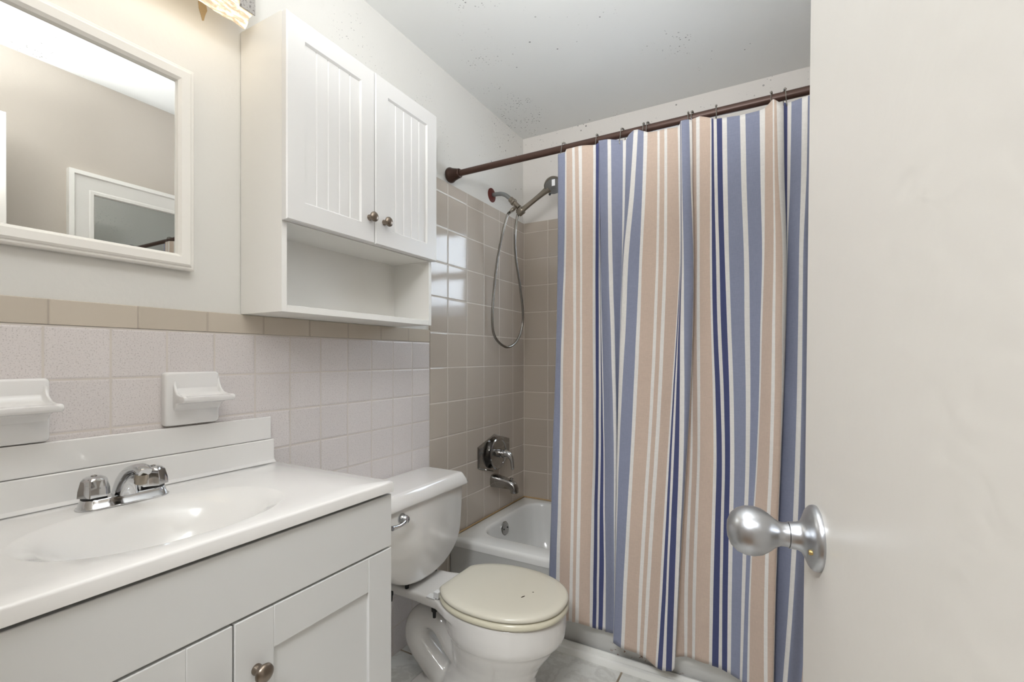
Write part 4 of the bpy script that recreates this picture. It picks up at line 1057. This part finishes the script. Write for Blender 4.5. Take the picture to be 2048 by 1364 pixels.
# exposed trapway looping behind the bowl, and the foot it runs into
tp = [(0.42, TC, 0.10), (0.355, TC, 0.118), (0.312, TC, 0.148), (0.283, TC, 0.182), (0.254, TC, 0.212), (0.215, TC, 0.225), (0.176, TC, 0.214), (0.152, TC, 0.182), (0.152, TC, 0.142), (0.178, TC, 0.104), (0.222, TC, 0.070), (0.27, TC, 0.035), (0.31, TC, 0.0)]
tube(bm2, tp, [0.046, 0.044, 0.042, 0.041, 0.041, 0.042, 0.045, 0.048, 0.050, 0.050, 0.051, 0.054, 0.058], 24, 5)
prism(bm2, [(0.17, TC - 0.07), (0.22, TC - 0.095), (0.34, TC - 0.105), (0.45, TC - 0.105), (0.45, TC + 0.13), (0.34, TC + 0.13), (0.22, TC + 0.10), (0.17, TC + 0.07)], 2, 0.0, 0.022)
bmesh.ops.recalc_face_normals(bm2, faces=bm2.faces[:])
bm2.to_mesh(o_.data); bm2.free()
rm = o_.modifiers.new('weld', 'REMESH'); rm.mode = 'VOXEL'; rm.voxel_size = 0.0045; rm.use_smooth_shade = True
sm_ = o_.modifiers.new('soften', 'SMOOTH'); sm_.factor = 0.5; sm_.iterations = 10

# seat and lid
def seatplan(e, z, back, ax, cx=0.4955, b_=0.1725, n=96):
    out = []
    for i in range(n):
        t = 2 * math.pi * i / n
        c_, s_ = math.cos(t), math.sin(t)
        x = cx + (ax - e) * math.copysign(abs(c_) ** 0.92, c_)
        y = BCY - 0.0 + (b_ - e) * math.copysign(abs(s_) ** 0.92, s_)
        out.append((max(x, back + e), y, z))
    return out
bm = B(); loft(bm, [seatplan(0.004, 0.3475, 0.303, 0.218), seatplan(0, 0.350, 0.300, 0.218), seatplan(0, 0.358, 0.300, 0.218), seatplan(0.003, 0.3645, 0.300, 0.218), seatplan(0.008, 0.367, 0.303, 0.218)])
fin('seat', bm, SEATU, tl, sharp=70)['label'] = 'aged cream plastic seat ring'
bm = B(); loft(bm, [seatplan(0.006, 0.3695, 0.306, 0.217), seatplan(0.001, 0.3715, 0.304, 0.217), seatplan(0.0, 0.378, 0.304, 0.217), seatplan(0.003, 0.383, 0.304, 0.217), seatplan(0.009, 0.386, 0.304, 0.217), seatplan(0.03, 0.3875, 0.304, 0.217), seatplan(0.1, 0.3885, 0.304, 0.217)])
fin('seat_lid', bm, LIDM, tl, sharp=70)['label'] = 'cream lid with two small dark chips'
for dy in (-0.085, 0.085):
    bm = B()
    box(bm, 0.262, 0.300, TC + dy - 0.013, TC + dy + 0.013, 0.3445, 0.3485); box(bm, 0.292, 0.312, TC + dy - 0.011, TC + dy + 0.011, 0.3485, 0.369)
    fin('seat_hinge', bm, WHITEP, tl, bevel=0.0015)
    bm = B(); lathe(bm, [(0.010, 0.0), (0.010, 0.012), (0.006, 0.014), (0.005, 0.034)], (0.288, TC + dy, 0.312), (0, 0, -1), 12)
    fin('seat_bolt', bm, BLACK, tl)
bm = B(); box(bm, 0.262, 0.276, TC + 0.002, TC + 0.016, 0.3452, 0.3462); fin('bolt_hole', bm, BLACK, tl)

# tank: rounded-bottom outline lofted from the wall to the front
def tank_outline(x, sc, zb, rr=0.004):
    ht, hb = 0.222 * sc, 0.205 * sc
    pts = []
    zt = 0.640
    right = [(ht, zt), (ht - 0.002, 0.60), (ht - 0.007, 0.54), (hb + 0.004, 0.49), (hb - 0.004, 0.462), (hb - 0.018, 0.438), (hb - 0.040, 0.416), (hb - 0.068, 0.398), (hb - 0.10, 0.384), (hb - 0.14, 0.375), (0.03, 0.371)]
    right = [(y, zb + (z - 0.371) * (zt - zb) / (zt - 0.371)) for y, z in right]
    pts = [(x, TC - 0.013 + y, z) for y, z in right] + [(x, TC - 0.013 - y, z) for y, z in reversed(right)]
    return pts
bm = B()
loft(bm, [tank_outline(0.018, 0.96, 0.366), tank_outline(0.024, 0.985, 0.362), tank_outline(0.05, 1.0, 0.360), tank_outline(0.165, 1.0, 0.359), tank_outline(0.187, 0.99, 0.360), tank_outline(0.197, 0.972, 0.364), tank_outline(0.202, 0.945, 0.372)])
fin('tank', bm, PORC, tl, sharp=60)
def lid_ring(x0, x1, hw, z, n=10):
    out = []
    rr = 0.020
    for (cx, cy, a0) in ((x1 - rr, TC - 0.013 + hw - rr, 0), (x0 + rr, TC - 0.013 + hw - rr, 90), (x0 + rr, TC - 0.013 - hw + rr, 180), (x1 - rr, TC - 0.013 - hw + rr, 270)):
        for k in range(6):
            t_ = R(a0 + 18 * k)
            out.append((cx + rr * math.cos(t_), cy + rr * math.sin(t_), z))
    return out
bm = B()
loft(bm, [lid_ring(0.006, 0.208, 0.240, 0.6405), lid_ring(0.004, 0.213, 0.2445, 0.643), lid_ring(0.004, 0.215, 0.246, 0.648), lid_ring(0.004, 0.210, 0.240, 0.664), lid_ring(0.004, 0.201, 0.231, 0.684), lid_ring(0.006, 0.196, 0.226, 0.6895), lid_ring(0.012, 0.186, 0.216, 0.691)])
fin('tank_lid', bm, PORC, tl, sharp=60)
bm = B(); lathe(bm, [(0.017, 0.0), (0.018, 0.004), (0.015, 0.010), (0.012, 0.016), (0.0145, 0.020), (0.011, 0.027), (0.0, 0.029)], (0.2015, 1.176, 0.612), (1, 0, 0), 28)
lv = fin('flush_lever', bm, CHROME, tl, sharp=50)
bm = B(); tube(bm, [(0.220, 1.178, 0.610), (0.226, 1.160, 0.606), (0.229, 1.135, 0.604), (0.229, 1.105, 0.606)], [0.008, 0.0065, 0.006, 0.008], 14, 4)
fin('arm', bm, CHROME, lv)
for yy in (1.165, 1.245, 1.40):
    bm = B(); lathe(bm, [(0.009, 0.0), (0.009, 0.010), (0.007, 0.012), (0.006, 0.03)], (0.165, yy, 0.366), (0, 0, -1), 14)
    fin('tank_bolt', bm, BLACK, tl)
